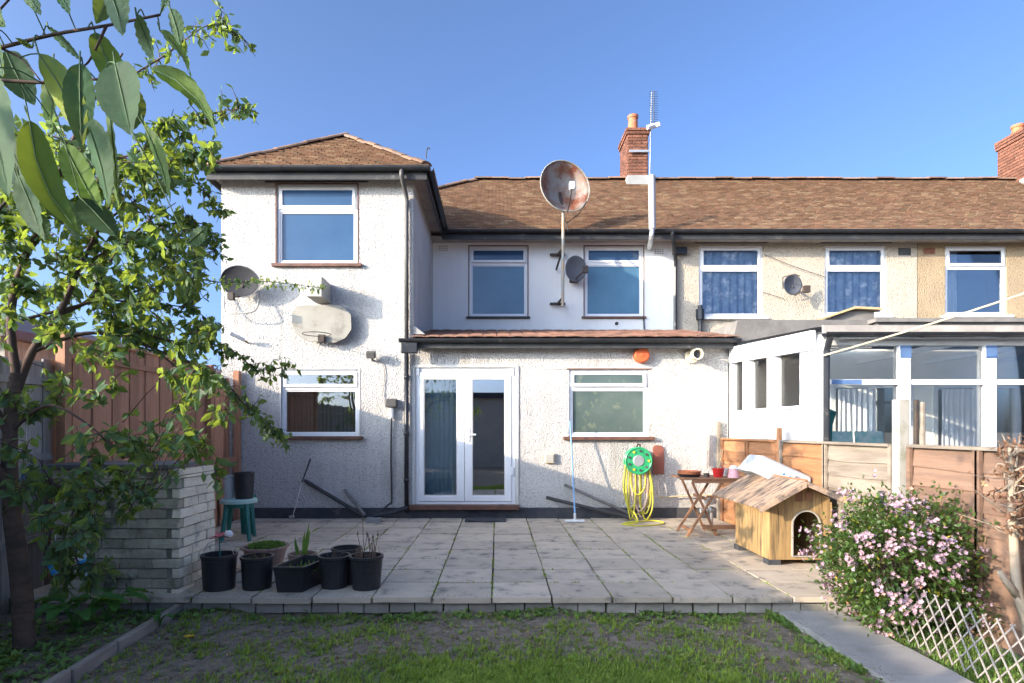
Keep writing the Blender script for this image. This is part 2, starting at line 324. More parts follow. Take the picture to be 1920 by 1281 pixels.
def smoothpts(pts,k=4):
    pts=[Vector(p) for p in pts]; out=[]
    for i in range(len(pts)-1):
        p0=pts[max(i-1,0)];p1=pts[i];p2=pts[i+1];p3=pts[min(i+2,len(pts)-1)]
        for j in range(k):
            t=j/k; out.append(.5*((2*p1)+(p2-p0)*t+(2*p0-5*p1+4*p2-p3)*t*t+(3*p1-p0-3*p2+p3)*t**3))
    out.append(pts[-1]); return out
def wall_holes(mb,x0,x1,z0,z1,Y,holes,depth=.14):
    xs=sorted({x0,x1,*[h[0] for h in holes],*[h[1] for h in holes]}); zs=sorted({z0,z1,*[h[2] for h in holes],*[h[3] for h in holes]})
    for i in range(len(xs)-1):
        for j in range(len(zs)-1):
            a,b,c,d=xs[i],xs[i+1],zs[j],zs[j+1]; cx,cz=(a+b)/2,(c+d)/2
            if any(h[0]<cx<h[1] and h[2]<cz<h[3] for h in holes): continue
            mb.add([(a,Y,c),(b,Y,c),(b,Y,d),(a,Y,d)],[(0,1,2,3)])
    for h in holes:
        a,b,c,d=h; y=Y+depth
        mb.add([(a,Y,c),(a,y,c),(a,y,d),(a,Y,d)],[(0,1,2,3)]); mb.add([(b,Y,c),(b,Y,d),(b,y,d),(b,y,c)],[(0,1,2,3)])
        mb.add([(a,Y,c),(b,Y,c),(b,y,c),(a,y,c)],[(0,1,2,3)]); mb.add([(a,Y,d),(a,y,d),(b,y,d),(b,Y,d)],[(0,1,2,3)])

Y1=8.87; Y2=11.57; XE0=-4.17; XE1=-1.266; XP=3.5
# ---------------- ground, path, patio ----------------
g=MB(); g.box((-400,-400,-.6),(400,400,-.3)); tag(g.build('ground','soil'),None,None,kind='structure')
def gz(x,y): 
    return -.135+.018*math.sin(x*2.3+1)*math.sin(y*3.1)+.010*math.sin(x*7+y*5)+.004*math.sin(x*23+3)*math.sin(y*29)
g=MB(); nx,ny=170,100; X0,X1_,Ya,Yb=-4.6,3.45,-3.0,4.78
vs=[(X0+(X1_-X0)*i/nx,Ya+(Yb-Ya)*j/ny,0) for j in range(ny+1) for i in range(nx+1)]
vs=[(x,y,gz(x,y)+U(-.004,.004)) for x,y,_ in vs]
g.add(vs,[(j*(nx+1)+i,j*(nx+1)+i+1,(j+1)*(nx+1)+i+1,(j+1)*(nx+1)+i) for j in range(ny) for i in range(nx)])
tag(g.build('garden_soil','soil',smooth=True),None,None,kind='structure')
def setting(name,loc):
    o=bpy.data.objects.new(name,None); col.objects.link(o); o.location=loc; o['kind']='structure'; return o
patio=setting('patio',(0,4.65,0))
b=MB(); b.box((-3.93,4.72,-.28),(3.38,8.85,-.024)); b.build('bedding','joint',patio)
SP=.478
for j in range(9):
    for k in range(-8,7):
        xa=-.039+k*SP; xb=xa+SP; ya=4.65+j*SP*1.0; yb=min(ya+SP,8.86)
        xa=max(xa,-3.92); xb=min(xb,3.37)
        if xb-xa<.08: continue
        g_=.011
        inst(UB('slab',6,.014,.003),'slab',patio,((xa+xb)/2+U(-.003,.003),(ya+yb)/2+(U(-.012,.006) if j==0 else 0),-.02+U(-.005,.005)),(xb-xa-g_*1.2,yb-ya-g_*1.0,.042),(U(-.006,.006),U(-.004,.004),U(-.004,.004)))
x=-3.9
while x<3.0:
    L=U(.20,.24)
    inst(UB('edgebrick',5,.03,.02),'brick',patio,(x+L/2,4.75,-.09+U(-.004,.004)),(L-.012,.10,.085),(0,0,U(-.03,.03))); x+=L
# path
path=setting('path',(2.45,4,0))
ys=[4.62,4.24,3.87,3.41,2.95,2.49,2.03,1.5,1.0,.5,0,-.5,-1]
for i in range(len(ys)-1):
    inst(UB('path',4,.012,.002),'slab',path,(2.455,(ys[i]+ys[i+1])/2,-.115),(.47+U(-.006,.006),ys[i]-ys[i+1]-.006,.05),(0,U(-.006,.006),U(-.003,.003)))
b=MB(); b.box((2.235,-1,-.3),(2.68,4.6,-.139)); b.build('path_footing','edgebrick',path)

# ---------------- windows ----------------
def rectframe(mb,x0,x1,z0,z1,y0,y1,wd):
    mb.box((x0,y0,z0),(x0+wd,y1,z1)); mb.box((x1-wd,y0,z0),(x1,y1,z1))
    mb.box((x0+wd,y0,z0),(x1-wd,y1,z0+wd)); mb.box((x0+wd,y0,z1-wd),(x1-wd,y1,z1))
def window(par,x0,x1,z0,z1,Y,zt=None,panes=('obsc','obsc'),fm='upvc',sill=None,trim=None,fw=.045,openv=0,sw=.035,label=None):
    """frame flush in a hole of the wall; zt = transom centre height"""
    y0=Y+.03; f=MB(); rectframe(f,x0,x1,z0,z1,y0,y0+.07,fw)
    if zt: f.box((x0+fw,y0,zt-.03),(x1-fw,y0+.07,zt+.03))
    fr=f.build('window',fm,par,bevel=.004)
    if label: fr['label']=label
    regs=[(z0+fw,(zt-.03) if zt else z1-fw,0)]+([(zt+.03,z1-fw,1)] if zt else [])
    for a,bb,top in regs:
        s=MB(); xa,xb=x0+fw,x1-fw
        if top:
            hinge=Vector((0,y0-.012,bb)); R=Matrix.Rotation(openv,3,'X')
            s2=MB(); rectframe(s2,xa-.012,xb+.012,a-.012,bb+.012,y0-.022,y0+.02,sw+.012)
            s2.v=[tuple(R@(Vector(v)-Vector((v[0],hinge.y,hinge.z)))+Vector((v[0],hinge.y,hinge.z))) for v in s2.v]
            s2.build('sash',fm,fr,bevel=.003)
            s.box((xa+.02,y0-.006,a+.02),(xb-.02,y0+.004,bb-.02))
            s.v=[tuple(R@(Vector(v)-Vector((v[0],hinge.y,hinge.z)))+Vector((v[0],hinge.y,hinge.z))) for v in s.v]
            s.build('pane',panes[1],fr)
        else:
            bead=.018; q=MB(); rectframe(q,xa+.001,xb-.001,a+.001,bb-.001,y0+.012,y0+.045,bead); q.build('glazing_bead',fm,fr)
            s.box((xa+bead,y0+.03,a+bead),(xb-bead,y0+.036,bb-bead)); s.build('pane',panes[0],fr)
    if trim:
        q=MB(); tt=.02
        q.box((x0-tt,Y-.006,z0),(x0-.001,Y+.08,z1+tt)); q.box((x1+.001,Y-.006,z0),(x1+tt,Y+.08,z1+tt)); q.box((x0-.001,Y-.006,z1+.001),(x1+.001,Y+.08,z1+tt)); q.build('surround',trim,fr)
    if sill:
        sm,sx0,sx1,sd,sh=sill
        q=MB(); q.box((sx0,Y-sd,z0-sh),(sx1,Y+.1,z0-.001)); q.build('sill',sm,fr,bevel=.006)
    return fr
def curtain(name,x0,x1,z0,z1,Y,m,par,amp=.025,wl=.09,gather=0):
    b=MB(); n=int((x1-x0)/.012)+2; ph=U(0,6)
    rows=8
    vs=[]
    for j in range(rows+1):
        for i in range(n+1):
            x=x0+(x1-x0)*i/n; t=j/rows
            vs.append((x+.006*math.sin(j*1.1+i*.3),Y+amp*math.sin(ph+x*2*math.pi/wl+.7*math.sin(x*9+ph)+.25*math.sin(t*3))*(.7+.5*t),z1+(z0-z1)*t))
    b.add(vs,[(j*(n+1)+i,(j+1)*(n+1)+i,(j+1)*(n+1)+i+1,j*(n+1)+i+1) for j in range(rows) for i in range(n)])
    return b.build(name,m,par,smooth=True)

# ---------------- roofs ----------------
def inside(poly,u,v):
    c=False;n=len(poly)
    for i in range(n):
        (x1,y1),(x2,y2)=poly[i],poly[(i+1)%n]
        if (y1>v)!=(y2>v) and u<(x2-x1)*(v-y1)/(y2-y1)+x1: c=not c
    return c
def roof_plane(mb,base,O,ud,up,poly,tw=.165,gauge=.10,over=0):
    O=Vector(O);ud=Vector(ud).normalized();up=Vector(up).normalized();nn=ud.cross(up).normalized()
    if nn.z<0: nn=-nn
    base.add([O+ud*u+up*v-nn*.012 for u,v in poly],[tuple(range(len(poly)))])
    us=[p[0] for p in poly];vv=[p[1] for p in poly]
    r=0;v=min(vv)
    while v<max(vv):
        u=min(us)-(tw/2 if r%2 else 0)
        while u<max(us):
            cu,cv=u+tw/2,v+gauge/2
            if inside(poly,cu,cv) or (inside(poly,u+.02,cv) and inside(poly,u+tw-.02,cv)):
                d1,d2=U(-.004,.006),U(-.004,.006); g1=.004; hv=U(-.010,.010)
                a=O+ud*(u+g1)+up*(v+hv); bq=O+ud*(u+tw-g1)+up*(v+hv); c=O+ud*(u+tw-g1)+up*(v+gauge+.02); d=O+ud*(u+g1)+up*(v+gauge+.02)
                h1=.038
                mb.tt=U(0,1)
                mb.add([a+nn*(h1+d1),bq+nn*(h1+d2),c+nn*.012,d+nn*.012,a+nn*(h1+d1-.022),bq+nn*(h1+d2-.022),c,d],[(0,1,2,3),(4,5,1,0),(4,0,3,7),(5,6,2,1)])
            u+=tw
        v+=gauge; r+=1
def ridge_line(par,p,q,name='ridge_tile',m='ridge',L=.30,r=.10):
    p=Vector(p);q=Vector(q);d=q-p;n=max(1,round(d.length/L)); dn=d.normalized()
    side=dn.cross(Vector((0,0,1))).normalized(); upv=side.cross(dn)
    me=None
    b=MB(); seg=7; ln=d.length/n
    vs=[]
    for e in (0,ln*1.02):
        for k in range(seg):
            t=math.pi*k/(seg-1); vs.append(dn*e+side*math.cos(t)*r*1.15+upv*(math.sin(t)*r*.62))
    fs=[(k,k+1,seg+k+1,seg+k) for k in range(seg-1)]+[tuple(range(seg))[::-1],tuple(range(seg,2*seg))]
    b.add(vs,fs)
    me=bpy.data.meshes.new(name); me.from_pydata(b.v,[],b.f); me.materials.append(M[m]); me.update()
    for i in range(n):
        inst(me,name,par,p+dn*ln*i+upv*U(-.012,.012)-upv*.01,(1,1,1),(U(-.01,.01),U(-.01,.01),U(-.015,.015)))
def gutter(p,q,par,r=.058,name='gutter',m='blackpl'):
    """half-round gutter from p to q"""
    p=Vector(p);q=Vector(q);dn=(q-p).normalized();side=dn.cross(Vector((0,0,1))).normalized()
    b=MB();n=8;vs=[]
    for e in (p,q):
        for rr in (r,r-.006):
            for k in range(n+1):
                t=math.pi+math.pi*k/n; vs.append(e+side*math.cos(t)*rr+Vector((0,0,math.sin(t)*rr)))
    a=n+1; fs=[]
    for k in range(n):
        fs.append((k,k+1,2*a+k+1,2*a+k)); fs.append((a+k,3*a+k,3*a+k+1,a+k+1))
        fs.append((k,a+k,a+k+1,k+1)); fs.append((2*a+k,2*a+k+1,3*a+k+1,3*a+k))
    fs+= [(0,2*a,3*a,a),(n,a+n,3*a+n,2*a+n)]
    b.add(vs,fs); o=b.build(name,m,par)
    d=(q-p).length; k=max(1,int(d/.9))
    for i in range(k+1):
        e=p+dn*(d*(i+.15)/(k+.3))
        vs=[]; c=MB()
        for ee in (e,e+dn*.03):
            for kk in range(n+1):
                t=math.pi+math.pi*kk/n; vs.append(ee+side*math.cos(t)*(r+.006)+Vector((0,0,math.sin(t)*(r+.006))))
        c.add(vs,[(kk,kk+1,a+kk+1,a+kk) for kk in range(n)]); c.build('gutter_bracket',m,o)
    return o

house=thing('terraced_house',(0,Y1,0),'white pebbledashed two-storey house with projecting tower wing, French doors and brown tiled roofs','house')
ER=5.15
# --- projecting wing front wall
def px_rect(a,b,c,d,Y): return (PX(a,Y),PX(b,Y),PZ(d,Y),PZ(c,Y))
wu=px_rect(519,670,346,495,Y1); wl_=px_rect(527,673,693,818,Y1)
dr=px_rect(778,966,690,946,Y1); wr=px_rect(1067,1216,693,819,Y1)
b=MB(); wall_holes(b,XE0,XE1,.16,ER+.03,Y1,[wu,wl_]); 
b.add([(XE1,Y1,.16),(XE1,Y2+.1,.16),(XE1,Y2+.1,ER+.03),(XE1,Y1,ER+.03)],[(0,1,2,3)])
b.add([(XE0,Y1,.16),(XE0,Y1,ER+.03),(XE0,15.5,ER+.03),(XE0,15.5,.16)],[(0,1,2,3)])
b.build('wing_wall','dash',house)
TOP=2.62
b=MB(); wall_holes(b,XE1,XP,.16,TOP,Y1+.012,[dr,wr])
b.add([(XP,Y1+.012,.0),(XP,Y2+.1,.0),(XP,Y2+.1,TOP),(XP,Y1+.012,TOP)],[(0,1,2,3)])
b.build('rear_extension_wall','dash',house)
b=MB(); b.box((XE1+.001,Y1-.003,PZ(689,Y1)),(dr[1]+.03,Y1+.05,PZ(684,Y1))); b.box((wr[0]-.35,Y1-.003,wr[3]+.012),(wr[1]+.03,Y1+.05,wr[3]+.03)); b.build('lintel_drip','upvc_grey',house)
# smooth upper main wall
mw=[px_rect(880,989,462,594,Y2),px_rect(1096,1206,462,594,Y2)]
b=MB(); wall_holes(b,XE1,XP,2.4,ER+.1,Y2,mw); b.build('upper_wall','render',house)
# dashed corner quoin bead of wing
b=MB(); b.box((XE0,Y1-.018,-.1),(XE1+.0,Y1+.06,.158)); b.box((XE1+.002,Y1-.012,-.1),(dr[0]-.01,Y1+.06,.158)); b.box((dr[1]+.01,Y1-.012,-.1),(XP,Y1+.06,.158)); b.box((dr[0]-.01,Y1-.006,-.1),(dr[1]+.01,Y1+.06,.135)); b.build('plinth','plinth',house)
# inner shell: dark rooms
b=MB()
b.box((XE0+.02,Y1+1.3,.0),(XE1-.02,Y1+1.4,5.1)); b.box((XE0+.02,Y1+.15,-.05),(XP,Y1+1.4,-.01)); b.box((XE0+.03,Y1+.15,2.5),(XE1-.03,Y1+1.4,2.58))
b.box((XE1,Y1+2.4,0),(XP,Y1+2.5,2.55)); b.box((XE1+.02,Y1+.15,2.5),(XP-.02,Y2,2.56)); b.box((XE0,Y2+1.2,2.6),(XP,Y2+1.3,5.1)); b.box((XE1,Y1+1.4,-.05),(XP,Y1+2.4,-.01))
b.build('inner_wall','room',house)
# windows
SB='brown'
window(house,*wu[:2],wu[2],wu[3],Y1,PZ(393,Y1),('obsc','obsc'),sill=(SB,PX(511,Y1),PX(679,Y1),.06,.05),trim=SB)
q=MB(); q.box((PX(497,Y1),Y1-.014,wu[3]+.03),(PX(690,Y1),Y1+.03,wu[3]+.05)); q.build('drip_ledge','darkfascia',house)
window(house,*wl_[:2],wl_[2],wl_[3],Y1,PZ(728,Y1),('glass','glass'),sill=(SB,PX(538,Y1),PX(681,Y1),.07,.05),trim='upvc_grey')
window(house,*wr[:2],wr[2],wr[3],Y1+.012,PZ(727,Y1),('obscg','obscg'),sill=(SB,PX(1056,Y1),PX(1226,Y1),.08,.05),trim=None,openv=-.10)
q=MB(); q.box((wr[0]-.03,Y1-.005,wr[3]+.001),(wr[1]+.02,Y1+.06,wr[3]+.018)); q.build('head_trim',SB,house)
for r in mw: window(house,*r[:2],r[2],r[3],Y2,PZ(494,Y2),('obsc2','obsc') ,sill=('darkfascia' if r is mw[0] else SB,r[0]-.06,r[1]+.05,.06,.04),trim=SB,openv=-.07 if r is mw[0] else 0)
# blind + tiles of interior behind lower-left window: vertical slats
for i in range(17):
    x=wl_[0]+.05+i*(wl_[1]-wl_[0]-.1)/17
    q=MB(); q.box((x,Y1+.26,wl_[2]),(x+.052,Y1+.265,PZ(736,Y1)),R=Matrix.Rotation(.25,3,'Z')); q.build('blind_slat','blind',house)
# French doors
dx0,dx1,dz0,dz1=dr
f=MB(); fw=.06; y0=Y1+.03; f.box((dx0,y0,dz0),(dx0+fw,y0+.07,dz1)); f.box((dx1-fw,y0,dz0),(dx1,y0+.07,dz1)); f.box((dx0+fw,y0,dz1-fw),(dx1-fw,y0+.07,dz1)); f.box((dx0+fw,y0,dz0),(dx1-fw,y0+.07,dz0+.04))
dfr=f.build('door_frame','upvc',house,bevel=.004)
q=MB(); q.box((PX(768,Y1),Y1-.09,PZ(955,Y1)),(PX(973,Y1),Y1+.1,dz0-.001)); q.build('threshold','brown',dfr,bevel=.006)
q=MB(); q.box((dx0-.04,Y1-.004,dz0),(dx0-.002,Y1+.05,dz1+.03)); q.box((dx1+.002,Y1-.004,dz0),(dx1+.05,Y1+.05,dz1+.03)); q.build('door_surround','upvc_grey',dfr)
xm=PX(871,Y1)
for (xa,xb,ga,gb,lab) in ((dx0+fw,xm-.003,PX(794,Y1),PX(857,Y1),'left leaf with closed curtain behind it'),(xm+.003,dx1-fw,PX(885,Y1),PX(947,Y1),'right leaf with handle and a dark room behind it')):
    za,zb=PZ(930,Y1),PZ(710,Y1); d=MB(); y1=y0-.015
    d.box((xa,y1,dz0+.045),(ga,y1+.06,dz1-fw-.004)); d.box((gb,y1,dz0+.045),(xb,y1+.06,dz1-fw-.004)); d.box((ga,y1,dz0+.045),(gb,y1+.06,za)); d.box((ga,y1,zb),(gb,y1+.06,dz1-fw-.004))
    dl=d.build('door_leaf','upvc',house,bevel=.005); dl['label']=lab
    gq=MB(); gq.box((ga,y1+.028,za),(gb,y1+.034,zb)); gq.build('pane','glassd' if xa>xm-.1 else 'glass',dl)
    gb_=MB(); rectframe(gb_,ga+.0,gb-.0,za+.0,zb-.0,y1+.006,y1+.027,.012); gb_.build('glazing_bead','upvc_grey',dl)
    hx=dx0+.045 if xa<xm-.1 else dx1-.045
    for pz in (.45,1.95):
        h=MB(); h.box((hx-.02,y0-.028,dz0+pz),(hx+.02,y0-.001,dz0+pz+.11)); h.build('hinge','upvc',dl,bevel=.004)
    if xa>xm-.1:
        h=MB(); hx=PX(879,Y1); hz=PZ(815,Y1); h.box((hx-.014,y1-.012,hz-.11),(hx+.014,y1-.001,hz+.11)); h.box((hx-.01,y1-.05,hz-.01),(hx+.01,y1-.012,hz+.01)); h.box((hx-.01,y1-.062,hz-.012),(hx+.11,y1-.045,hz+.012)); h.build('handle','white',dl,bevel=.004)
curtain('curtain',PX(788,Y1),PX(866,Y1),dz0+.05,dz1-.08,Y1+.22,'curtain',house,.02,.07)
q=MB(); q.box((PX(880,Y1),Y1+1.2,dz0),(PX(975,Y1),Y1+1.8,.55)); q.build('armchair','parasol',house,bevel=.08)
# --- wing roof (hipped)
ox0,ox1,oy=XE0-.13,XE1+.25,Y1-.25
RZ=6.47; rx=(ox0+ox1)/2; ry=10.3; rb=12.95
T=MB(); B=MB(); hw=(ox1-ox0)/2
s=math.hypot(ry-oy,RZ-ER-.05); up=Vector((0,ry-oy,RZ-ER-.05))
roof_plane(T,B,(rx,oy,ER+.05),(1,0,0),up,[(-hw,0),(hw,0),(0,s)])
s2=math.hypot(hw,RZ-ER-.05); 
roof_plane(T,B,(ox1,oy,ER+.05),(0,1,0),(-hw,0,RZ-ER-.05),[(0,0),(2.95,0),(rb-oy+.5,s2),(ry-oy,s2)])
roof_plane(T,B,(ox0,oy,ER+.05),(0,1,0),(hw,0,RZ-ER-.05),[(0,0),(4.5,0),(rb-oy+.5,s2),(ry-oy,s2)])
wr_=B.build('wing_roof','tile_dark',house); T.build('roof_tiles','tile',wr_,kind='stuff')
ridge_line(wr_,(ox0+.02,oy+.02,ER+.09),(rx,ry,RZ+.03),r=.085); ridge_line(wr_,(ox1-.02,oy+.02,ER+.09),(rx,ry,RZ+.03),r=.085,m='ridge'); ridge_line(wr_,(rx,ry,RZ+.03),(rx,rb,RZ+.03))
# fascia / soffit
b=MB(); b.box((ox0+.02,oy+.01,ER-.13),(ox1-.02,oy+.03,ER+.05)); b.box((ox1-.04,oy+.03,ER-.13),(ox1-.02,Y2-.36,ER+.05)); b.box((ox0+.02,oy+.03,ER-.13),(ox0+.04,Y2+2,ER+.05)); b.build('fascia','darkfascia',house)
b=MB(); b.box((ox0+.04,oy+.03,ER-.03),(ox1-.04,Y1+.01,ER-.015)); b.box((XE1-.01,Y1+.01,ER-.03),(ox1-.04,Y2,ER-.015)); b.box((ox0+.04,Y1+.01,ER-.03),(XE0+.01,Y2+2,ER-.015)); b.build('soffit','soffit',house)
gutter((ox0-.03,oy-.05,ER+.03),(ox1+.03,oy-.05,ER+.03),house); gutter((ox1+.03,oy-.02,ER+.03),(ox1+.03,Y2-.42,ER+.01),house)
# --- main roof planes; own house X -4.45..3.5
oyM=Y2-.40; rM=14.2; zM0=5.13; zM1=7.36; vM=Vector((0,rM-oyM,zM1-zM0)); sM=vM.length
def main_roof(par,x0,x1,hip=False):
    T=MB();B=MB(); xl=-4.4
    poly=[(x0,0),(x1,0),(x1,sM),((-.54) if hip else x0,sM)]
    if hip: poly[0]=(xl,0)
    roof_plane(T,B,(0,oyM,zM0),(1,0,0),vM,poly)
    xr=-.54 if hip else x0
    B.add([(xr,rM,zM1),(x1,rM,zM1),(x1,rM+3,5.0),(xl if hip else x0,rM+3,5.0)],[(0,1,2,3)])
    if hip: B.add([(xl,oyM,zM0),(-.54,rM,zM1),(xl,rM+3,5.0)],[(0,1,2)])
    r=B.build('main_roof','tile_dark',par); T.build('roof_tiles','tile',r,kind='stuff')
    ridge_line(r,(xr,rM,zM1+.03),(x1,rM,zM1+.03),r=.11,L=.42)
    if hip: ridge_line(r,(xl,oyM,zM0+.03),(-.54,rM,zM1+.03),r=.1)
    b=MB(); b.box((max(x0,ox1-.03),oyM+.01,zM0-.16),(x1-.001,oyM+.03,zM0+.02)); b.build('fascia','darkfascia',par)
    b=MB(); b.box((max(x0,XE1),oyM+.03,zM0-.10),(x1-.001,Y2+.02,zM0-.085)); b.build('soffit','soffit',par)
    gutter((max(x0,ox1-.03),oyM-.05,zM0+.0),(x1-.002,oyM-.05,zM0+.0),par,r=.06)
main_roof(house,-4.4,XP,True)
# lean-to roof over the rear extension
ly0=Y1-.22; lz0=2.70; lz1=3.30
T=MB();B=MB(); lv=Vector((0,Y2-ly0,lz1-lz0))
b=MB(); b.add([(XE1+.0,ly0,lz0-.02),(XP+.05,ly0,lz0-.02),(XP+.05,Y2,lz1-.02),(XE1,Y2,lz1-.02)],[(0,1,2,3)]); 
b.box((XE1,ly0+.0,lz0-.16),(XP+.04,ly0+.02,lz0-.021)); b.box((XE1,ly0+.02,lz0-.13),(XP+.02,Y1+.02,lz0-.12)); lr=b.build('lean_to_roof','darkfascia',house)
lvn=lv.normalized(); nrm=Vector((0,-lvn.z,lvn.y))
n=int((XP-XE1)/.21); me=bpy.data.meshes.new('tile')
bb=MB(); 
for k in range(7):
    pass
cols=[(-.10,0),(-.06,.005),(0,.008),(.06,.005),(.10,0)]
vs=[];
for (yy,zz) in ((0,0),(.30,.0)):
    for cx,cz in cols: vs.append(Vector((cx,0,0))+lvn*yy+nrm*(cz+.03-(yy*.06)))
for (yy,zz) in ((0,0),(.30,.0)):
    for cx,cz in cols: vs.append(Vector((cx,0,0))+lvn*yy+nrm*(cz+.014-(yy*.06)))
fs=[(k,k+1,5+k+1,5+k) for k in range(4)]+[(10+k,10+k+1,k+1,k) for k in range(4)]+[(10,0,5,15),(14,19,9,4)]
me.from_pydata(vs,[],fs); me.materials.append(M['tile_red']); me.update()
for r in range(10):
    for i in range(n+1):
        p=Vector((XE1+.1+i*(XP-XE1-.12)/n,ly0-.02,lz0-.01))+lvn*(r*.285)
        inst(me,'tile',lr,p+nrm*U(-.003,.004),(1,1,1),(0,0,U(-.02,.02)))
gutter((PX(748,Y1-.3),ly0-.06,lz0-.03),(XP+.06,ly0-.06,lz0-.03),house,r=.055)
b=MB(); b.box((PX(752,8.6),ly0-.10,lz0-.24),(PX(783,8.6),ly0+.02,lz0-.09)); b.build('rainwater_hopper','blackpl',house,bevel=.01)
b=MB(); b.add([(XE1,Y1-.02,2.78),(XE1+.18,Y1-.02,2.78),(XE1,Y1-.02,2.92),(XE1,Y1+.25,2.78),(XE1+.18,Y1+.25,2.78),(XE1,Y1+.25,2.95)],[(0,1,2),(1,4,5,2),(3,5,4)]); b.build('flashing','lead',house)
# downpipes
xd=PX(762,8.8); b=MB(); b.tube(smoothpts([(PX(753,8.55),oy-.05,ER-.02),(PX(753,8.55),oy-.05,ER-.12),(xd,Y1-.06,ER-.32),(xd,Y1-.06,ER-.5)],3)+[Vector((xd,Y1-.06,2.55))],.034,8); b.build('downpipe','meter',house,smooth=True)
b=MB(); b.tube([(xd,Y1-.06,2.5),(xd,Y1-.06,.1)],.034,8)
for z in (.55,1.25,2.1): b.tube([(xd,Y1-.06,z),(xd,Y1-.06,z+.06)],.042,8)
b.build('lower_downpipe','blackpl',house,smooth=True)
# air bricks
for px,Y,py in ((832,Y2,466),(1236,Y2,472)):
    x=PX(px,Y); z=PZ(py,Y); q=MB(); q.box((x-.11,Y-.008,z-.07),(x+.11,Y+.02,z+.07)); ab=q.build('air_brick','render',house)
    q=MB()
    for i in range(4):
        for j in range(3): q.box((x-.09+i*.047,Y-.012,z-.05+j*.038),(x-.06+i*.047,Y-.0081,z-.03+j*.038))
    q.build('vent_grille','soffit',ab)
# chimneys
def chimney(par,x,y,w_,d,z0,z1,pots,cap=2):
    b=MB(); b.box((x+.012,y+.012,z0),(x+w_-.012,y+d-.012,z1-.02)); ch=b.build('chimney','mortar',par)
    z=z0+.16; r=0; H_=.075
    b=MB(); b.prism([(x-.05,y-.06,z0-.25),(x+w_+.05,y-.06,z0-.25),(x+w_+.01,y-.02,z0+.17),(x-.01,y-.02,z0+.17)],(0,.35,0)); b.build('flaunching','lead',ch)
    while z<z1-.01:
        ov=.03 if z>z1-.17 and z<z1-.09 else (.045 if z>z1-.1 else 0)
        for face in range(4):
            L=w_+2*ov if face%2==0 else d+2*ov
            a=0 if r%2 else -.11
            while a<L-.01:
                s_=max(a,0); e=min(a+.225,L)
                if e-s_>.04:
                    ln=e-s_-.012; c=(s_+e)/2-L/2
                    ctr={0:(x+w_/2+c,y-ov+.015),2:(x+w_/2+c,y+d+ov-.015),1:(x+w_+ov-.015,y+d/2+c),3:(x-ov+.015,y+d/2+c)}[face]
                    sc_=(ln,.05,H_-.012) if face%2==0 else (.05,ln,H_-.012)
                    inst(UB('brick',4,.04,.02),'brick',ch,(ctr[0],ctr[1],z+H_/2),sc_)
                a+=.225
        z+=H_; r+=1
    b=MB(); b.prism([(x-.03,y-.03,z1),(x+w_+.03,y-.03,z1),(x+w_+.03,y+d+.03,z1),(x-.03,y+d+.03,z1)],(0,0,.03)); b.build('cap','mortar',ch)
    for (ax,ay,hh) in pots:
        b=MB(); b.lathe([(.15,0),(.13,.06),(.125,.08),(.11,hh-.08),(.13,hh-.06),(.13,hh),(.095,hh),(.09,hh-.2)],(x+ax,y+ay,z1+.02),16); b.build('chimney_pot','terra',ch,smooth=False)
chimney(house,3.10,13.9,.47,.86,7.20,8.44,[(.2,.35,.5)])
# ---------------- neighbours ----------------
XN=8.29
nb=thing('neighbour_house',(5.9,Y2,0),'cream pebbledashed house in the middle of the terrace with blue curtained windows','house')
wn=[px_rect(1311,1431,460,595,Y2),px_rect(1547,1663,460,592,Y2)]
b=MB(); wall_holes(b,XP+.002,XN,-.2,ER+.1,Y2+.01,wn+[(4.6,6.1,0.0,2.1)]); b.build('wall','dash_cream',nb)
b=MB(); b.box((XP+.1,Y2+1.4,-.1),(XN,Y2+1.5,5)); b.build('inner_wall','room',nb)
for i,r in enumerate(wn):
    fr=window(nb,*r[:2],r[2],r[3],Y2+.01,PZ(503,Y2),('glassc','glassc'),sill=('upvc',r[0]-.07,r[1]+.07,.10,.05),fw=.06)
    curtain('curtain',r[0]+.03,r[1]-.03,r[2]+.03,r[3]-.04,Y2+.125,'curtain_b',fr,.02,.16)
    q=MB(); q.box((r[0]-.09,Y2-.03,r[3]+.04),(r[1]+.09,Y2+.03,r[3]+.055)); q.build('drip_ledge','darkfascia',fr)
main_roof(nb,XP+.001,XN)
q=MB(); x=PX(1696,Y2);z=PZ(472,Y2); q.box((x-.12,Y2-.006,z-.07),(x+.12,Y2+.03,z+.07))
for i in range(5): q.box((x-.1+i*.045,Y2-.012,z-.05),(x-.075+i*.045,Y2-.006,z+.05))
q.build('air_brick','plinth',nb)
xd=PX(1268,11.45); b=MB(); b.tube(smoothpts([(PX(1262,11.1),oyM-.05,zM0-.03),(PX(1262,11.1),oyM-.05,zM0-.14),(xd,Y2-.06,zM0-.42),(xd,Y2-.06,zM0-.6)],3)+[Vector((xd,Y2-.06,3.2))],.035,8); b.box((xd-.05,Y2-.10,PZ(479,Y2)),(xd+.22,Y2-.02,PZ(466,Y2))); b.build('downpipe','blackpl',nb)
x=PX(1316,11.4); b=MB(); b.tube([(x,Y2-.07,3.0),(x,Y2-.07,3.78)],.045,8); b.tube([(x,Y2-.07,3.5),(x,Y2-.07,3.7)],.085,8); b.build('soil_vent_pipe','blackpl',nb)
nc=thing('neighbour_house',(10.5,Y2,0),'tan pebbledashed house at the right end with one white window','house')
r=px_rect(1772,1888,461,592,Y2)
b=MB(); wall_holes(b,XN+.002,13.3,-.2,ER+.1,Y2+.0,[r,(8.6,9.9,0,2.1)]); b.build('wall','dash_tan',nc)
b=MB(); b.box((XN,Y2+1.4,-.1),(13.3,Y2+1.5,5)); b.build('inner_wall','room',nc)
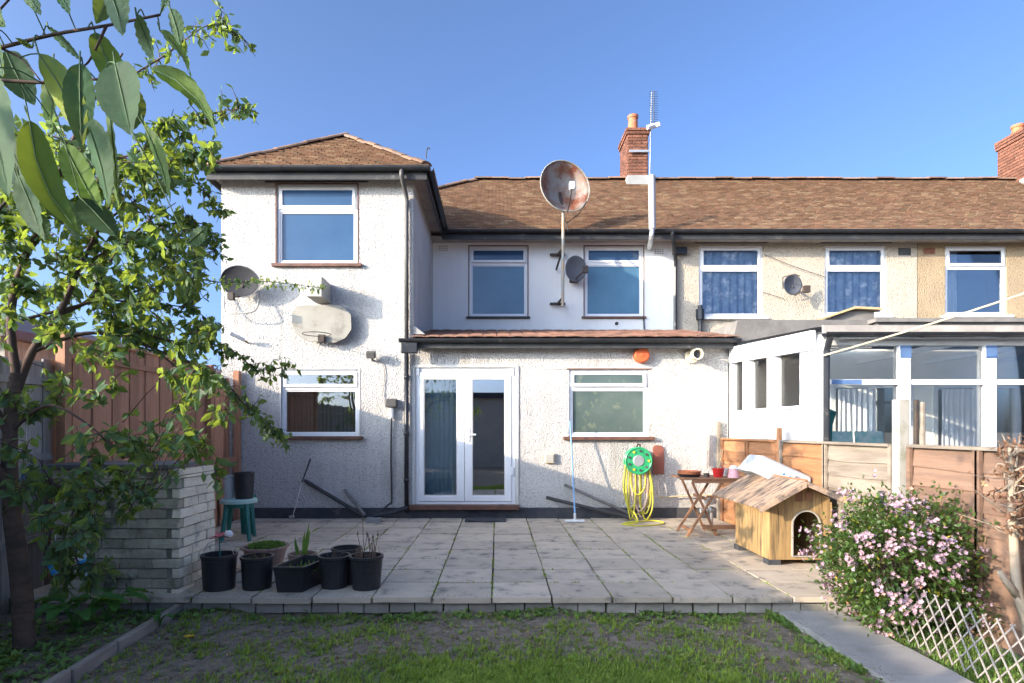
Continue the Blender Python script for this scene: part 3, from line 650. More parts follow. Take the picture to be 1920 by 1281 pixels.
fr=window(nc,*r[:2],r[2],r[3],Y2,PZ(500,Y2),('glass','glass'),sill=('upvc',r[0]-.08,r[1]+.06,.10,.05),fw=.055,openv=-.05)
curtain('curtain',r[0]+.05,r[0]+.35,r[2]+.03,r[3]-.05,Y2+.16,'curtain_w',fr,.02,.09)
q=MB(); q.box((r[0],Y2+.5,r[2]),(r[1],Y2+.52,r[3])); q.build('back_blind','obsc2',fr)
main_roof(nc,XN+.001,13.3)
q=MB(); x=PX(1742,Y2);z=PZ(471,Y2); q.box((x-.115,Y2-.006,z-.06),(x+.115,Y2+.03,z+.06))
for i in range(5): q.box((x-.1+i*.045,Y2-.012,z-.045),(x-.075+i*.045,Y2-.006,z+.045))
q.build('air_brick','brick',nc)
chimney(nc,12.50,13.7,.6,.95,7.15,8.45,[(.2,.62,.30),(.3,.2,.30)])
# ---------------- neighbour's rear block and conservatory ----------------
M['polyroof']=glass('polycarbonate roof',(.96,.97,.95),-.03,.2)
rb_=thing('flat_roofed_extension',(5.6,8.9,0),'low grey felt flat-roofed extension behind the white conservatory','extension')
b=MB(); wall_holes(b,XP+.02,8.28,-.1,2.56,Y1+.02,[(5.05,6.3,.0,2.05),(6.6,7.9,.0,2.05)]); b.build('wall','roomw',rb_)
b=MB(); b.prism([(XP+.04,Y1+.0,2.57),(5.67,Y1+.0,2.57),(5.67,Y1+.0,3.0),(XP+.14,Y1+.0,3.0)],(0,2.68,0)); b.prism([(5.68,Y1-.12,2.62),(8.28,Y1-.12,2.62),(8.28,Y1-.12,2.93),(5.68,Y1-.12,2.93)],(0,2.8,0)); b.build('flat_roof','felt',rb_)
b=MB(); b.box((5.60,Y1-.20,2.935),(8.28,Y2-.01,2.99)); b.build('roof_edge','felt',rb_)
b=MB(); b.box((5.0,Y1+.2,-.05),(8.2,Y1+2.3,-.02)); b.box((XP+.1,Y1+.6,0),(8.2,Y1+.7,2.5)); b.build('inner_wall','roomw',rb_)
# patio door frames and curtains seen through the conservatory
for xa,xb in ((5.05,6.3),(6.6,7.9)):
    b=MB(); rectframe(b,xa,xb,.02,2.04,Y1+.0,Y1+.09,.07); b.box(((xa+xb)/2-.05,Y1,.09),((xa+xb)/2+.05,Y1+.09,1.97)); d=b.build('patio_door','upvc',rb_)
    b=MB(); b.box((xa+.07,Y1+.05,.09),((xa+xb)/2-.05,Y1+.056,1.97)); b.box(((xa+xb)/2+.05,Y1+.05,.09),(xb-.07,Y1+.056,1.97)); b.build('pane','glass',d)
    curtain('curtain',xa+.06,xa+.62,.1,1.95,Y1-.08,'curtain_w',d,.02,.08)
ht=thing('roof_hatch',(5.5,9.2,3.0),'small grey roof hatch with a tilted plywood lid below a blue-curtained window','hatch')
z=3.0; b=MB(); b.prism([(4.95,9.1,z),(5.85,9.1,z),(5.85,9.1,z+.17),(5.5,9.1,z+.19)],(0,.5,0)); b.build('hatch_box','felt',ht)
b=MB(); b.prism([(4.90,9.0,z+.0),(4.90,9.0,z+.03),(5.50,9.0,z+.235),(5.92,9.0,z+.215),(5.92,9.0,z+.18),(5.50,9.0,z+.20)],(0,.7,0)); b.build('lid','ply',ht)
cs=thing('conservatory',(3.55,6.53,0),'white framed lean-to conservatory with large panes behind the right hand fence','conservatory')
XC=3.55; YC=6.53; XE=8.3
b=MB(); b.box((XC-.02,YC,-.1),(XC+.10,Y1-.01,1.585)); b.build('side_panel','upvc_grey',cs)
b=MB(); b.box((XC+.10,YC-.02,-.1),(XE,YC+.08,.84)); b.build('dwarf_wall','upvc_grey',cs)
b=MB(); b.box((XC+.1,YC+.08,-.12),(XE,Y1+.01,-.04)); b.build('floor','roomw',cs)
for ya,yb in ((YC,6.83),(7.44,7.66),(8.20,8.42),(8.82,8.86)):
    b=MB(); b.box((XC-.03,ya,1.586),(XC+.09,yb,2.40)); b.build('post','upvc',cs,bevel=.006)
for ya,yb in ((6.83,7.44),(7.66,8.20),(8.42,8.82)):
    b=MB(); b.box((XC+.03,ya,1.60),(XC+.036,yb,2.38)); b.build('pane','glassc',cs)
    b=MB(); b.box((XC-.035,ya+.001,1.586),(XC+.08,yb-.001,1.62)); b.build('sill','upvc',cs)
b=MB(); b.prism([(XC-.06,YC-.02,2.22),(XC-.06,Y1-.03,2.34),(XC-.06,Y1-.03,2.575),(XC-.06,YC-.02,2.44)],(.05,0,0)); b.build('bargeboard','upvc',cs,bevel=.005)
fx=[3.60,4.50,5.45,6.40,7.35,8.25]
for i,x in enumerate(fx):
    wd=.12 if i else .10
    b=MB(); b.box((x-wd/2+.02,YC-.04,.84),(x+wd/2+.02,YC+.07,2.27)); pst=b.build('post','upvc',cs,bevel=.006)
    if i in(1,2): b=MB(); b.box((x-wd/2+.018,YC-.0435,2.13),(x+wd/2+.022,YC-.0402,2.268)); b.build('protective_film','bluetape',pst)
b=MB(); b.box((XC+.02,YC-.03,2.271),(XE,YC+.07,2.34)); b.build('head_beam','upvc_grey',cs)
for i in range(5):
    xa,xb=fx[i]+.08,fx[i+1]-.04
    b=MB(); b.box((xa,YC-.03,1.835),(xb,YC+.06,1.895)); tr=b.build('transom','upvc',cs,bevel=.004)
    if i==0: b=MB(); b.box((xa+.03,YC-.0335,1.84),(xa+.36,YC-.0302,1.89)); b.build('protective_film','bluetape',tr)
    b=MB(); b.box((xa,YC-.03,.84),(xb,YC+.06,.90)); b.build('sill','upvc',cs)
    for za,zb in ((.9,1.835),(1.895,2.271)):
        b=MB(); b.box((xa,YC+.02,za),(xb,YC+.026,zb)); b.build('pane','glassc',cs)
b=MB(); b.prism([(XC-.05,YC-.12,2.40),(XC-.05,Y1-.14,2.60),(XC-.05,Y1-.14,2.62),(XC-.05,YC-.12,2.46)],(XE-XC+.1,0,0)); b.build('roof','polyroof',cs)
b=MB(); b.box((XC-.0,YC-.14,2.38),(XE,YC-.115,2.475)); b.build('roof_edge_trim','soffit',cs)
gutter((XC-.02,YC-.20,2.385),(XE,YC-.20,2.385),cs,r=.05)
b=MB(); b.tube([(3.60,YC-.2,2.36),(3.60,YC-.12,2.2),(3.60,YC-.12,-.1)],.034,8); b.build('downpipe','blackpl',cs)
for x in (4.3,5.3,6.3,7.3):
    b=MB(); b.box((x,YC+.1,2.31),(x+.06,Y1-.2,2.37)); b.build('rafter','upvc',cs)
# things inside it
t=thing('folded_parasol',(3.95,7.2,0),'dark teal fabric screen inside the conservatory at its left corner','parasol')
b=MB(); b.lathe([(.02,.2),(.10,.35),(.15,1.4),(.19,1.55),(.10,1.60),(.02,1.62)],(3.92,7.15,0),10); b.build('canopy','parasol',t,smooth=False)
b=MB(); b.tube([(3.92,7.15,-.04),(3.92,7.15,.3)],.02,6); b.lathe([(.0,-.04),(.2,-.04),(.2,0),(.0,.03)],(3.92,7.15,0),12); b.build('base','white',t)
for i,(x,lb) in enumerate(((4.15,'aqua canvas seat back inside the conservatory, left of the pair'),(4.52,'aqua canvas seat back with pale pattern inside the conservatory, right of the pair'))):
    t=thing('canvas_chair',(x,7.0,0),lb,'chair','canvas chairs in the conservatory')
    b=MB(); b.box((x-.17,7.1,.95),(x+.17,7.13,1.32),R=Matrix.Rotation(-.15,3,'X')); b.build('backrest','aqua',t,bevel=.01)
    b=MB(); b.box((x-.18,6.75,.44),(x+.18,7.12,.48)); b.build('seat','aqua',t)
    for dx in (-.18,.18): 
        for (p,q) in (((x+dx,6.75,-.04),(x+dx,7.15,1.0)),((x+dx,7.15,-.04),(x+dx,6.75,.62))):
            b=MB(); b.tube([p,q],.012,6); b.build('leg','white',t)
# clothes line
b=MB(); A=P(1540,668,YC-.16); B_=P(1975,532,5.6); b.tube([A.lerp(B_,i/8)-Vector((0,0,.02*math.sin(math.pi*i/8))) for i in range(9)],.010,6); tag(b.build('clothes_line','rope'),'pale rope clothes line rising to the right across the conservatory front','rope')
# ---------------- right fence ----------------
fe=thing('panel_fence',(3.4,5,-.13),'larch lap panel fence, orange by the house and bleached and brown nearer the flowering shrub','fence')
def slat(y0,y1,z,m,X=3.40):
    n=max(3,int((y1-y0)/.16)); vs=[]; ph=U(0,6)
    lo=[];hi=[]
    for i in range(n+1):
        y=y0+(y1-y0)*i/n; wob=.008*math.sin(ph+y*5)+U(-.003,.003)
        lo.append((X-.016+U(-.002,.002),y,z+wob)); hi.append((X+.004,y,z+.165+wob*.5))
    bk=[(v[0]+.012,v[1],v[2]) for v in lo]; bh=[(v[0]+.008,v[1],v[2]) for v in hi]
    vs=lo+hi+bk+bh; a=n+1; fs=[]
    for i in range(n): fs+=[(i,i+1,a+i+1,a+i)[::-1],(i,2*a+i,2*a+i+1,i+1)[::-1],(a+i,a+i+1,3*a+i+1,3*a+i)[::-1],(2*a+i,3*a+i,3*a+i+1,2*a+i+1)[::-1]]
    fs+=[(0,a,3*a,2*a),(n,2*a+n,3*a+n,a+n)]
    b=MB(); b.add(vs,fs); b.build('slat',m,fe)
def fpanel(y0,y1,segs,capm,top=1.22,batm=None):
    for (ya,yb,m) in segs:
        z=-.12
        while z<top-.15: slat(ya,yb,z,m); z+=.144
        b=MB(); b.box((3.36,ya-.02,-.10),(3.385,ya+.022,top-.02)); b.build('batten',batm or m,fe)
        b=MB(); b.box((3.36,yb-.022,-.10),(3.385,yb+.02,top-.02)); b.build('batten',batm or m,fe)
    b=MB(); b.box((3.35,y0,top-.03),(3.43,y1,top-.005)); b.build('capping',capm,fe)
fpanel(7.08,8.80,[(7.95,8.80,'fence_o'),(7.08,7.93,'fence_o')],'fence_o')
fpanel(5.03,6.98,[(6.05,6.98,'fence_o'),(5.03,6.03,'fence_w')],'fence_w',batm='fence_w')
fpanel(2.95,4.80,[(4.13,4.80,'fence_r'),(3.52,4.11,'fence_r'),(2.95,3.50,'fence_r')],'fence_w',batm='fence_r')
fpanel(1.0,2.85,[(1.95,2.85,'fence_r'),(1.0,1.93,'fence_r')],'fence_w')
fpanel(-1.0,.9,[(-.05,.9,'fence_r'),(-1.0,-.07,'fence_r')],'fence_w')
for (y,z,wd,m,x) in ((7.03,1.36,.05,'fence_o',3.38),(4.93,1.59,.09,'concpost',3.39),(4.80,1.58,.035,'darkmetal',3.43),(4.74,1.56,.03,'fence_w',3.44),(2.90,1.3,.08,'concpost',3.39),(.95,1.3,.08,'concpost',3.39),(8.84,1.46,.05,'fence_w',3.34)):
    b=MB(); b.box((x-wd/2,y-wd/2,-.2),(x+wd/2,y+wd/2,z)); b.build('post',m,fe,bevel=.008)
# ---------------- left fence ----------------
fl=thing('board_fence',(-3.95,7,-.13),'tall red-brown stained board fence beside the house on the left','fence')
y=5.30;k=0
while y<7.94:
    wd=U(.145,.16); dx=.012 if k%2 else 0
    inst(UB('fence_red',4,.02,.004),'board',fl,(-3.955+dx,y+wd/2,1.02+U(-.01,.01)),(.018,wd-.002,2.32),(U(-.004,.004),0,0)); y+=wd-.012;k+=1
for y,wd,rx_,z in ((8.02,.13,.02,1.0),(8.17,.12,-.05,.98),(8.31,.11,.12,.9),(8.45,.13,-.10,.95),(8.58,.10,.03,1.02),(8.72,.12,0,1.0)):
    inst(UB('fence_red',4,.02,.004),'board',fl,(-3.97+U(-.05,.05),y,z),(.02,wd,2.2),(rx_,0,0))
for z in (.45,1.25,2.02):
    inst(UB('fence_red',4,.02,.004),'rail',fl,(-3.925,6.6,z),(.035,2.6,.06))
inst(UB('fence_red',4,.02,.004),'rail',fl,(-3.90,8.4,.9),(.035,.9,.07))
for y in (5.28,7.96,8.80): inst(UB('fence_red',4,.02,.004),'post',fl,(-3.90,y,1.0),(.085,.085,2.44))
inst(UB('fence_red',4,.02,.004),'capping',fl,(-3.95,6.62,2.20),(.07,2.66,.025))
fg=thing('weathered_fence',(-4.0,1,-.13),'old grey weathered board fence behind the tree at the left edge','fence')
y=-5.0
while y<5.22:
    wd=U(.14,.16)
    inst(UB('fence_grey',4,.02,.006),'board',fg,(-4.0+(k%2)*.012,y+wd/2,0.87+U(-.02,.02)),(.018,wd-.003,2.14),(U(-.006,.006),0,0)); y+=wd-.004;k+=1
for z in (.4,1.1,1.75): inst(UB('fence_grey',4,.02,.006),'rail',fg,(-3.97,.1,z),(.035,10.2,.06))
sh=thing('neighbour_shed',(-6,8,0),'low dark pitched outbuilding roof just showing over the red-brown fence','shed')
b=MB(); b.box((-7.4,5.6,-.2),(-4.7,10.4,2.2)); b.build('wall','fence_grey',sh)
b=MB(); b.prism([(-7.6,5.4,2.2),(-4.55,5.4,2.2),(-4.55,5.4,2.28),(-6.05,5.4,2.75),(-7.6,5.4,2.28)],(0,5.2,0)); b.build('roof','haze_roof',sh)
# garage behind the camera, mirrored in the door glass
gr=thing('rear_garage',(0,-9,-.3),'grey rendered garage with a dark roof edge standing behind the viewpoint','garage')
b=MB(); b.box((-6,-12,-.3),(5,-8,2.75)); b.build('wall','dash_cream',gr); b=MB(); b.box((-6.2,-12.2,2.75),(5.2,-7.8,2.98)); b.build('roof','darkfascia',gr)
# ---------------- barbecue / brick store ----------------
bq=thing('brick_barbecue',(-3.1,4.75,-.1),'pale painted stone-brick outdoor counter with grey dirty front and dark slab top','barbecue')
BX0,BX1,BY0,BY1=-3.62,-2.585,4.77,5.37; CH=.081
b=MB(); b.box((BX0+.012,BY0+.012,-.14),(BX1-.012,BY1-.012,.99)); b.build('core','bbq_mortar',bq)
for r in range(15):
    z=-.12+r*CH
    if z+CH>1.04: break
    x=BX1-(.10 if r%2 else .0)   # front face
    while x>BX0+.02:
        L=min(U(.17,.30),x-BX0)
        if x-L-BX0<.07: L=x-BX0
        inst(UB('bbq_front',6,.06,.035),'brick',bq,(x-L/2,BY0+.03+U(-.006,.006),z+CH/2),(L-.008,.07,CH-.007)); x-=L
    y=BY0-(0 if r%2 else -.07)
    while y<BY1-.01:
        L=min(random.choice((.12,.2,.26)),BY1-y)
        if BY1-y-L<.06: L=BY1-y
        inst(UB('bbq',6,.06,.035),'brick',bq,(BX1-.03+U(-.005,.005),y+L/2,z+CH/2),(.07,L-.007,CH-.006)); y+=L
b=MB(); b.box((-3.66,BY0-.06,1.018),(-2.64,BY1-.05,1.055)); b.build('worktop','worktop',bq,bevel=.006)
# ---------------- wall fittings, wing ----------------
# side-mounted dish at left
def dish(name,c,nrm_,rx_,ry_,dep,m,par,n=28,up=(0,0,1),hole=False):
    c=Vector(c);nz=Vector(nrm_).normalized(); ux=Vector(up).cross(nz).normalized(); uy=nz.cross(ux)
    rings=8; vs=[c-nz*dep]; fs=[]
    for i in range(1,rings+1):
        r=i/rings
        for k in range(n):
            t=2*math.pi*k/n; vs.append(c+ux*rx_*r*math.cos(t)+uy*ry_*r*math.sin(t)-nz*dep*(1-r*r))
    for k in range(n): fs.append((0,1+k,1+(k+1)%n))
    for i in range(rings-1):
        for k in range(n): a=1+i*n+k;b_=1+i*n+(k+1)%n; fs.append((a,a+n,b_+n,b_))
    b=MB(); b.add(vs,fs); o=b.build(name,m,par,smooth=True,solid=.008)
    ring=[c+ux*rx_*math.cos(2*math.pi*k/36)+uy*ry_*math.sin(2*math.pi*k/36) for k in range(37)]
    return o,ring
t=thing('satellite_dish',(PX(450,8.6),8.6,PZ(530,8.6)),'grey oval satellite dish high at the left corner of the projecting wing','satellite dish')
cc=P(450,528,8.62); o,rg=dish('dish_bowl',cc,(-.05,-1,-.35),.29,.225,.05,'meshdish',t)
b=MB(); b.tube(rg,.008,5,caps=False); b.build('rim','dishgrey',t)
b=MB(); b.tube(smoothpts([P(421,555,8.80),P(421,583,8.72),P(432,588,8.66),P(470,586,8.66),P(483,574,8.72),P(486,545,8.80)],3),.012,6); b.build('mounting_hoop','meterw',t)
b=MB(); b.tube([cc+Vector((0,.05,-.05)),(cc.x,Y1,cc.z-.05)],.025,6); b.build('bracket','darkmetal',t)
b=MB(); b.tube([cc+Vector((0,0,-.22)),cc+Vector((.02,-.30,-.30))],.010,6); b.box(cc+Vector((-.03,-.34,-.34)),cc+Vector((.05,-.27,-.24))); b.build('receiver_arm','darkmetal',t)
t=thing('security_light_box',(PX(592,Y1),Y1,PZ(575,Y1)),'white box sticking out from the wing wall above the basketball backboard','box')
b=MB(); b.box((PX(574,8.43),8.43,3.25),(PX(604,8.43),Y1-.001,3.25+.29)); b.build('box_body','meterw',t,bevel=.012)
# backboard
t=thing('basketball_hoop',(PX(603,Y1),Y1,PZ(640,Y1)),'weathered pale backboard with a thin metal ring fixed to the wing wall','basketball hoop')
yb=8.74; oct_=[(547,588),(556,574),(578,572),(640,572),(658,590),(659,618),(648,634),(628,643),(575,640),(556,628),(547,610)]
b=MB(); b.prism([P(a,c,yb) for a,c in oct_],(0,.02,0)); b.build('backboard','hoopboard',t,bevel=.004)
b=MB(); b.box((PX(590,Y1),yb+.021,PZ(625,Y1)),(PX(620,Y1),Y1-.001,PZ(590,Y1))); b.build('wall_bracket','darkmetal',t)
hc=P(600,627,8.5); hc=Vector((PX(604,yb),yb-.26,PZ(632,yb))); b=MB(); b.tube([hc+Vector((.2*math.cos(a),.2*math.sin(a),0)) for a in [2*math.pi*i/28 for i in range(29)]],.006,5,caps=False); b.build('ring','darkmetal',t)
b=MB(); b.box((hc.x-.05,yb-.06,hc.z-.09),(hc.x+.05,yb-.001,hc.z+.03)); b.build('ring_bracket','darkmetal',t,bevel=.01)
# small lamp
def walllamp(px,py,Y,m,label):
    t=thing('security_light',(PX(px,Y),Y,PZ(py,Y)),label,'light'); c=P(px,py,Y)
    b=MB(); b.box(c+Vector((-.07,-.20,-.03)),c+Vector((.06,-.09,.07)),R=Matrix.Rotation(.3,3,'X')); b.build('lamp_head',m,t,bevel=.01)
    b=MB(); b.tube([c+Vector((0,-.001,-.05)),c+Vector((0,-.06,-.05)),c+Vector((0,-.12,0))],.018,6); b.build('bracket',m,t)
walllamp(700,670,Y1,'meter','small dark security light right of the wing ground floor window')
t=thing('wall_camera',(PX(455,Y1),Y1,PZ(638,Y1)),'small white tilted camera on the wing wall above the left window','camera')
c=P(456,636,Y1); b=MB(); b.tube([c+Vector((-.09,-.26,.05)),c+Vector((.06,-.10,-.03))],.03,8); b.build('camera_body','white',t); b=MB(); b.tube([c+Vector((0,-.16,0)),c+Vector((.08,-.005,-.06))],.012,6); b.build('bracket','darkmetal',t)
# meter & cable
t=thing('meter_box',(PX(735,Y1),Y1,PZ(757,Y1)),'small dark box with a cable running down beside the brown drainpipe','electric box'); c=P(735,757,Y1)
b=MB(); b.box(c+Vector((-.09,-.12,-.06)),c+Vector((.09,-.001,.07))); b.build('cover','meter',t,bevel=.02)
b=MB(); b.tube(smoothpts([c+Vector((.0,-.05,-.05)),c+Vector((0,-.05,-.22))],3),.035,8); b.build('gland','white',t)
b=MB(); b.tube(smoothpts([c+Vector((0,-.04,-.2)),c+Vector((-.01,-.03,-.8)),c+Vector((0,-.03,-1.45)),P(730,945,Y1-.05),P(712,960,Y1-.1)],4),.014,6); b.build('cable','cable',t)
b=MB(); b.tube(smoothpts([P(704,672,Y1-.02),P(720,690,Y1-.02),P(718,745,Y1-.02),P(728,752,Y1-.02)],4),.006,5); tag(b.build('lamp_cable','soffit'),'thin pale cable from the small security light down to the dark box','cable')
# vent cover square, alarm, vent pipe, plaque
t=thing('wall_socket',(PX(1030,Y1),Y1,PZ(859,Y1)),'cream square socket box on the wall between the doors and kitchen window','socket'); c=P(1030,859,Y1)
b=MB(); b.box(c+Vector((-.075,-.05,-.075)),c+Vector((.075,.01,.075))); b.build('box','cream',t,bevel=.01)
b=MB(); b.box(c+Vector((-.055,-.058,-.055)),c+Vector((.055,-.0505,.055))); b.build('cover','meterw',t)
t=thing('alarm_bell',(PX(1201,Y1),Y1,PZ(667,Y1)),'round orange alarm bell above the kitchen window','alarm'); c=P(1201,667,Y1)
RX=Matrix.Rotation(math.radians(90),3,'X')
b=MB(); b.lathe([(.075,0),(.118,.0),(.118,.09),(.10,.115),(0,.12)],c+Vector((0,0.005,0)),28,R=RX); b.build('cover','orange',t,smooth=False,bevel=.006)
b=MB(); b.lathe([(.03,.121),(.025,.127),(0,.128)],c+Vector((0,0.005,0)),16,R=RX); b.build('boss','orange',t)
t=thing('flue_vent',(PX(1297,Y1),Y1,PZ(668,Y1)),'short round cream vent pipe poking out right of the orange alarm','vent'); c=P(1297,668,Y1)
b=MB(); b.lathe([(.0,0),(.105,0),(.105,.03),(.06,.04),(.06,.20),(.085,.2),(.085,.27),(.065,.27),(.065,.12),(0,.12)],c+Vector((0,0,0)),20,R=RX); b.build('pipe','cream',t,smooth=False)
b=MB(); b.lathe([(.0,.20),(.060,.20),(.060,.215),(0,.215)],c,16,R=RX); b.build('opening','plinth',t)
c=P(1234,862,Y1); q=MB(); q.prism([(c.x-.085,Y1-.02,c.z-.22),(c.x+.085,Y1-.02,c.z-.22),(c.x+.085,Y1-.02,c.z+.15),(c.x+.05,Y1-.02,c.z+.21),(c.x-.04,Y1-.02,c.z+.22),(c.x-.085,Y1-.02,c.z+.18)],(0,.03,0)); tag(q.build('wall_plaque','plaque',bevel=.006),'red-brown plate fixed to the wall beside the green hose reel','plaque')
# hose reel
t=thing('hose_reel',(PX(1197,8.8),8.8,PZ(863,8.8)),'green wheel hose reel with loops of yellow hose hanging to the paving','hose reel'); c=P(1197,864,8.62)
for dy,rr in ((0,.20),(.16,.19)):
    b=MB(); b.lathe([(.05,0),(rr-.03,0),(rr,.008),(rr+.004,.02),(rr-.01,.03),(rr-.03,.018),(.05,.02)],c+Vector((0,dy,0)),28,R=RX); b.build('reel_disc','reel',t,smooth=False)
b=MB(); b.lathe([(.09,-.15),(.09,.01)],c,16,R=RX); b.build('drum','reel',t)
b=MB(); b.lathe([(0,.03),(.075,.03),(.085,.02),(.085,.0)],c,20,R=RX); b.build('hub','galv',t)
for k in range(9):
    a=k*2*math.pi/9; p=c+Vector((.145*math.cos(a),-.032,.145*math.sin(a))); b=MB(); b.lathe([(0,0),(.02,0),(.02,.004),(0,.004)],p,8,R=RX); b.build('slot',('plinth' if k%3 else 'hose'),t)
b=MB(); b.tube([c+Vector((-.02,.02,.2)),c+Vector((-.01,-.02,.245)),c+Vector((.02,-.02,.24)),c+Vector((.03,.02,.2))],.012,6); b.box((c.x-.05,c.y+.16,c.z-.1),(c.x+.05,Y1-.001,c.z+.1)); b.build('wall_bracket','darkmetal',t)
for i,(xa,xb,dp,mm) in enumerate(((-.17,-.06,.86,'hose'),(-.16,.17,.80,'hose'),(-.12,.02,.62,'hosepale'),(-.13,.20,.92,'hose'),(-.03,.15,.66,'hosepale'),(.03,.18,.78,'hose'),(-.10,.09,.50,'hose'),(.0,.12,.84,'hosepale'),(-.19,-.02,.72,'hose'),(.05,.21,.88,'hose'),(-.08,.12,.74,'hosepale'))):
    yy=c.y+U(.02,.14); b=MB()
    b.tube(smoothpts([(c.x+xa*.8,yy,c.z-.02),(c.x+xa*1.05,yy-.03,c.z-dp*.45),(c.x+xa*.9,yy-.04,c.z-dp*.8),(c.x+(xa+xb)/2,yy-.05,c.z-dp),(c.x+xb*1.0,yy-.04,c.z-dp*.8),(c.x+xb*.95+.02,yy-.02,c.z-dp*.4),(c.x+xb*.7,yy,c.z-.03)],5),.011,6); b.build('hose_loop',mm,t,smooth=True)
b=MB(); b.tube(smoothpts([(c.x-.1,8.5,.16),(c.x-.08,8.35,.02),(c.x-.32,8.25,.012),(c.x-.15,8.1,.012),(c.x+.15,8.18,.012),(c.x+.3,8.35,.012),(c.x+.2,8.5,.02),(c.x-.05,8.4,.025),(c.x-.25,8.38,.012)],6),.011,6); b.build('ground_loop','hose',t,smooth=True)
# squeegee mop
t=thing('squeegee_mop',(PX(1078,8.6),8.6,0),'long blue-handled squeegee broom leaning on the kitchen window sill','broom')
b=MB(); b.tube([P(1078,965,8.45)+Vector((0,0,0)),P(1069,790,8.70)],.012,8); b.build('handle','bluepole',t)
b=MB(); p=P(1078,972,8.42); b.box((p.x-.14,p.y-.03,.012),(p.x+.14,p.y+.04,.045)); b.build('head','white',t,bevel=.01); b=MB(); b.tube([(p.x,p.y,.04),(p.x,p.y+.01,.14)],.018,8); b.build('socket','white',t)
# waste pipes
def pipe(name,pts,r,m,label,cat='pipe'):
    b=MB(); b.tube([Vector(p) for p in pts],r,8); return tag(b.build(name,m,smooth=False),label,cat)
pipe('waste_pipe',[P(1024,933,8.80),P(1185,972,8.62)],.026,'cable','black waste pipe running low along the wall under the kitchen window, the lower of two')
pipe('waste_pipe',[P(1058,909,8.84),P(1200,972,8.70)],.022,'pipegrey','grey waste pipe above the black one, sloping down to the hose')
pipe('waste_pipe',[P(571,901,8.83),P(682,968,8.66)],.030,'cable','thick black pipe sloping down along the wing wall to the drain')
pipe('waste_pipe',[P(646,919,8.83),P(684,966,8.60)],.026,'pipegrey','short steep pipe meeting the longer black pipe at the drain')
pipe('drain_hose',[P(700,968,8.5),P(735,962,8.55),P(762,952,8.72)],.035,'blackpl','flexible black drain hose at the foot of the brown drainpipe')
c=P(700,968,8.45); b=MB(); b.box((c.x-.10,c.y-.06,.005),(c.x+.10,c.y+.08,.07)); tag(b.build('drain_brick','lead',bevel=.008),'white block lying by the wall where the pipes meet','block')
t=thing('golf_club',(PX(548,8.5),8.5,0),'thin metal club with a black grip leaning on the wing wall','golf club')
b=MB(); b.tube([P(549,968,8.45),P(566,905,8.66)],.006,6); b.build('shaft','galv',t); b=MB(); b.tube([P(566,905,8.66),P(582,861,8.80)],[.010,.016],6); b.build('grip','cable',t); b=MB(); b.box(P(549,971,8.45)+Vector((-.05,-.02,-.0)),P(549,971,8.45)+Vector((.02,.02,.03))); b.build('club_head','galv',t)
q=MB(); q.box((PX(872,8.55),8.48,.004),(PX(948,8.55),8.80,.024)); tag(q.build('door_mat','plinth',bevel=.004),'flat grey mat on the paving before the French doors','mat')
# ---------------- upper wall fittings ----------------
t=thing('large_satellite_dish',(PX(1055,11.1),11.1,PZ(575,11.1)),'big round rust-streaked satellite dish on a tall pole above the main gutter','satellite dish')
YD=10.85; cc=P(1060,349,YD); nd=Vector((.30,-1,.10)).normalized()
o,rg=dish('dish_bowl',cc,nd,.49,.49,.27,'rust',t,n=40)
b=MB(); b.tube(rg,.012,6,caps=False); b.build('rim','hoopboard',t)
fp=P(1073,350,10.25)
b=MB(); b.tube(smoothpts([P(1064,398,10.82),P(1067,385,10.55),P(1071,362,10.3),fp],3),.012,6); b.build('feed_arm','darkmetal',t)
b=MB(); b.box(fp+Vector((-.05,-.03,-.05)),fp+Vector((.05,.07,.09))); b.build('receiver','white',t,bevel=.02)
b=MB(); b.tube([P(1056,400,10.95),P(1055,575,10.95)],.030,10); b.build('pole','polem',t)
b=MB(); b.tube([cc-nd*.27,P(1056,402,10.97)],.03,8); b.tube([P(1058,412,10.95),P(1066,432,10.8)],.018,6); b.tube([P(1060,420,10.95),P(1085,402,10.9),P(1100,378,10.9)],.012,6); b.build('tilt_bracket','darkmetal',t)
for py in (478,570):
    b=MB(); b.bar(P(1031,py,11.5),P(1060,py,11.5),.03,.05); b.bar(P(1045,py,11.54),P(1055,py-12,10.97),.03,.03); b.bar(P(1043,py+(28 if py<500 else 2),11.53),P(1055,py-12,10.97),.03,.03); b.build('wall_bracket','darkmetal',t)
t=thing('mesh_satellite_dish',(PX(1080,11.4),11.4,PZ(525,11.4)),'small grey mesh satellite dish beside the left edge of the right bedroom window','satellite dish')
cc=P(1080,504,11.25); nd=Vector((.35,-1,-.12)).normalized(); o,rg=dish('dish_bowl',cc,nd,.225,.245,.05,'dishgrey',t)
b=MB(); b.tube([cc+Vector((-.02,.06,-.1)),P(1076,524,11.45),P(1070,524,Y2)],.018,6); b.box(P(1068,530,11.45),P(1084,519,11.5)); b.build('bracket','darkmetal',t)
b=MB(); b.tube([P(1077,526,11.35),P(1096,507,10.98)],.015,6); b.box(P(1093,511,10.98),P(1102,500,11.05)); b.build('receiver_arm','darkmetal',t)
t=thing('satellite_dish',(PX(1492,11.4),11.4,PZ(540,11.4)),'small pale satellite dish on the cream wall between the two blue-curtained windows','satellite dish')
cc=P(1487,534,11.2); nd=Vector((.3,-1,-.1)).normalized(); o,rg=dish('dish_bowl',cc,nd,.215,.19,.05,'dishgrey',t)
b=MB(); b.tube([P(1468,542,11.3),P(1468,520,11.1),P(1490,514,10.95),P(1500,518,10.9)],.010,6); b.tube([P(1490,554,11.25),P(1513,542,10.9)],.014,6); b.box(P(1508,548,10.88),P(1516,537,10.95)); b.build('receiver_arm','darkmetal',t)
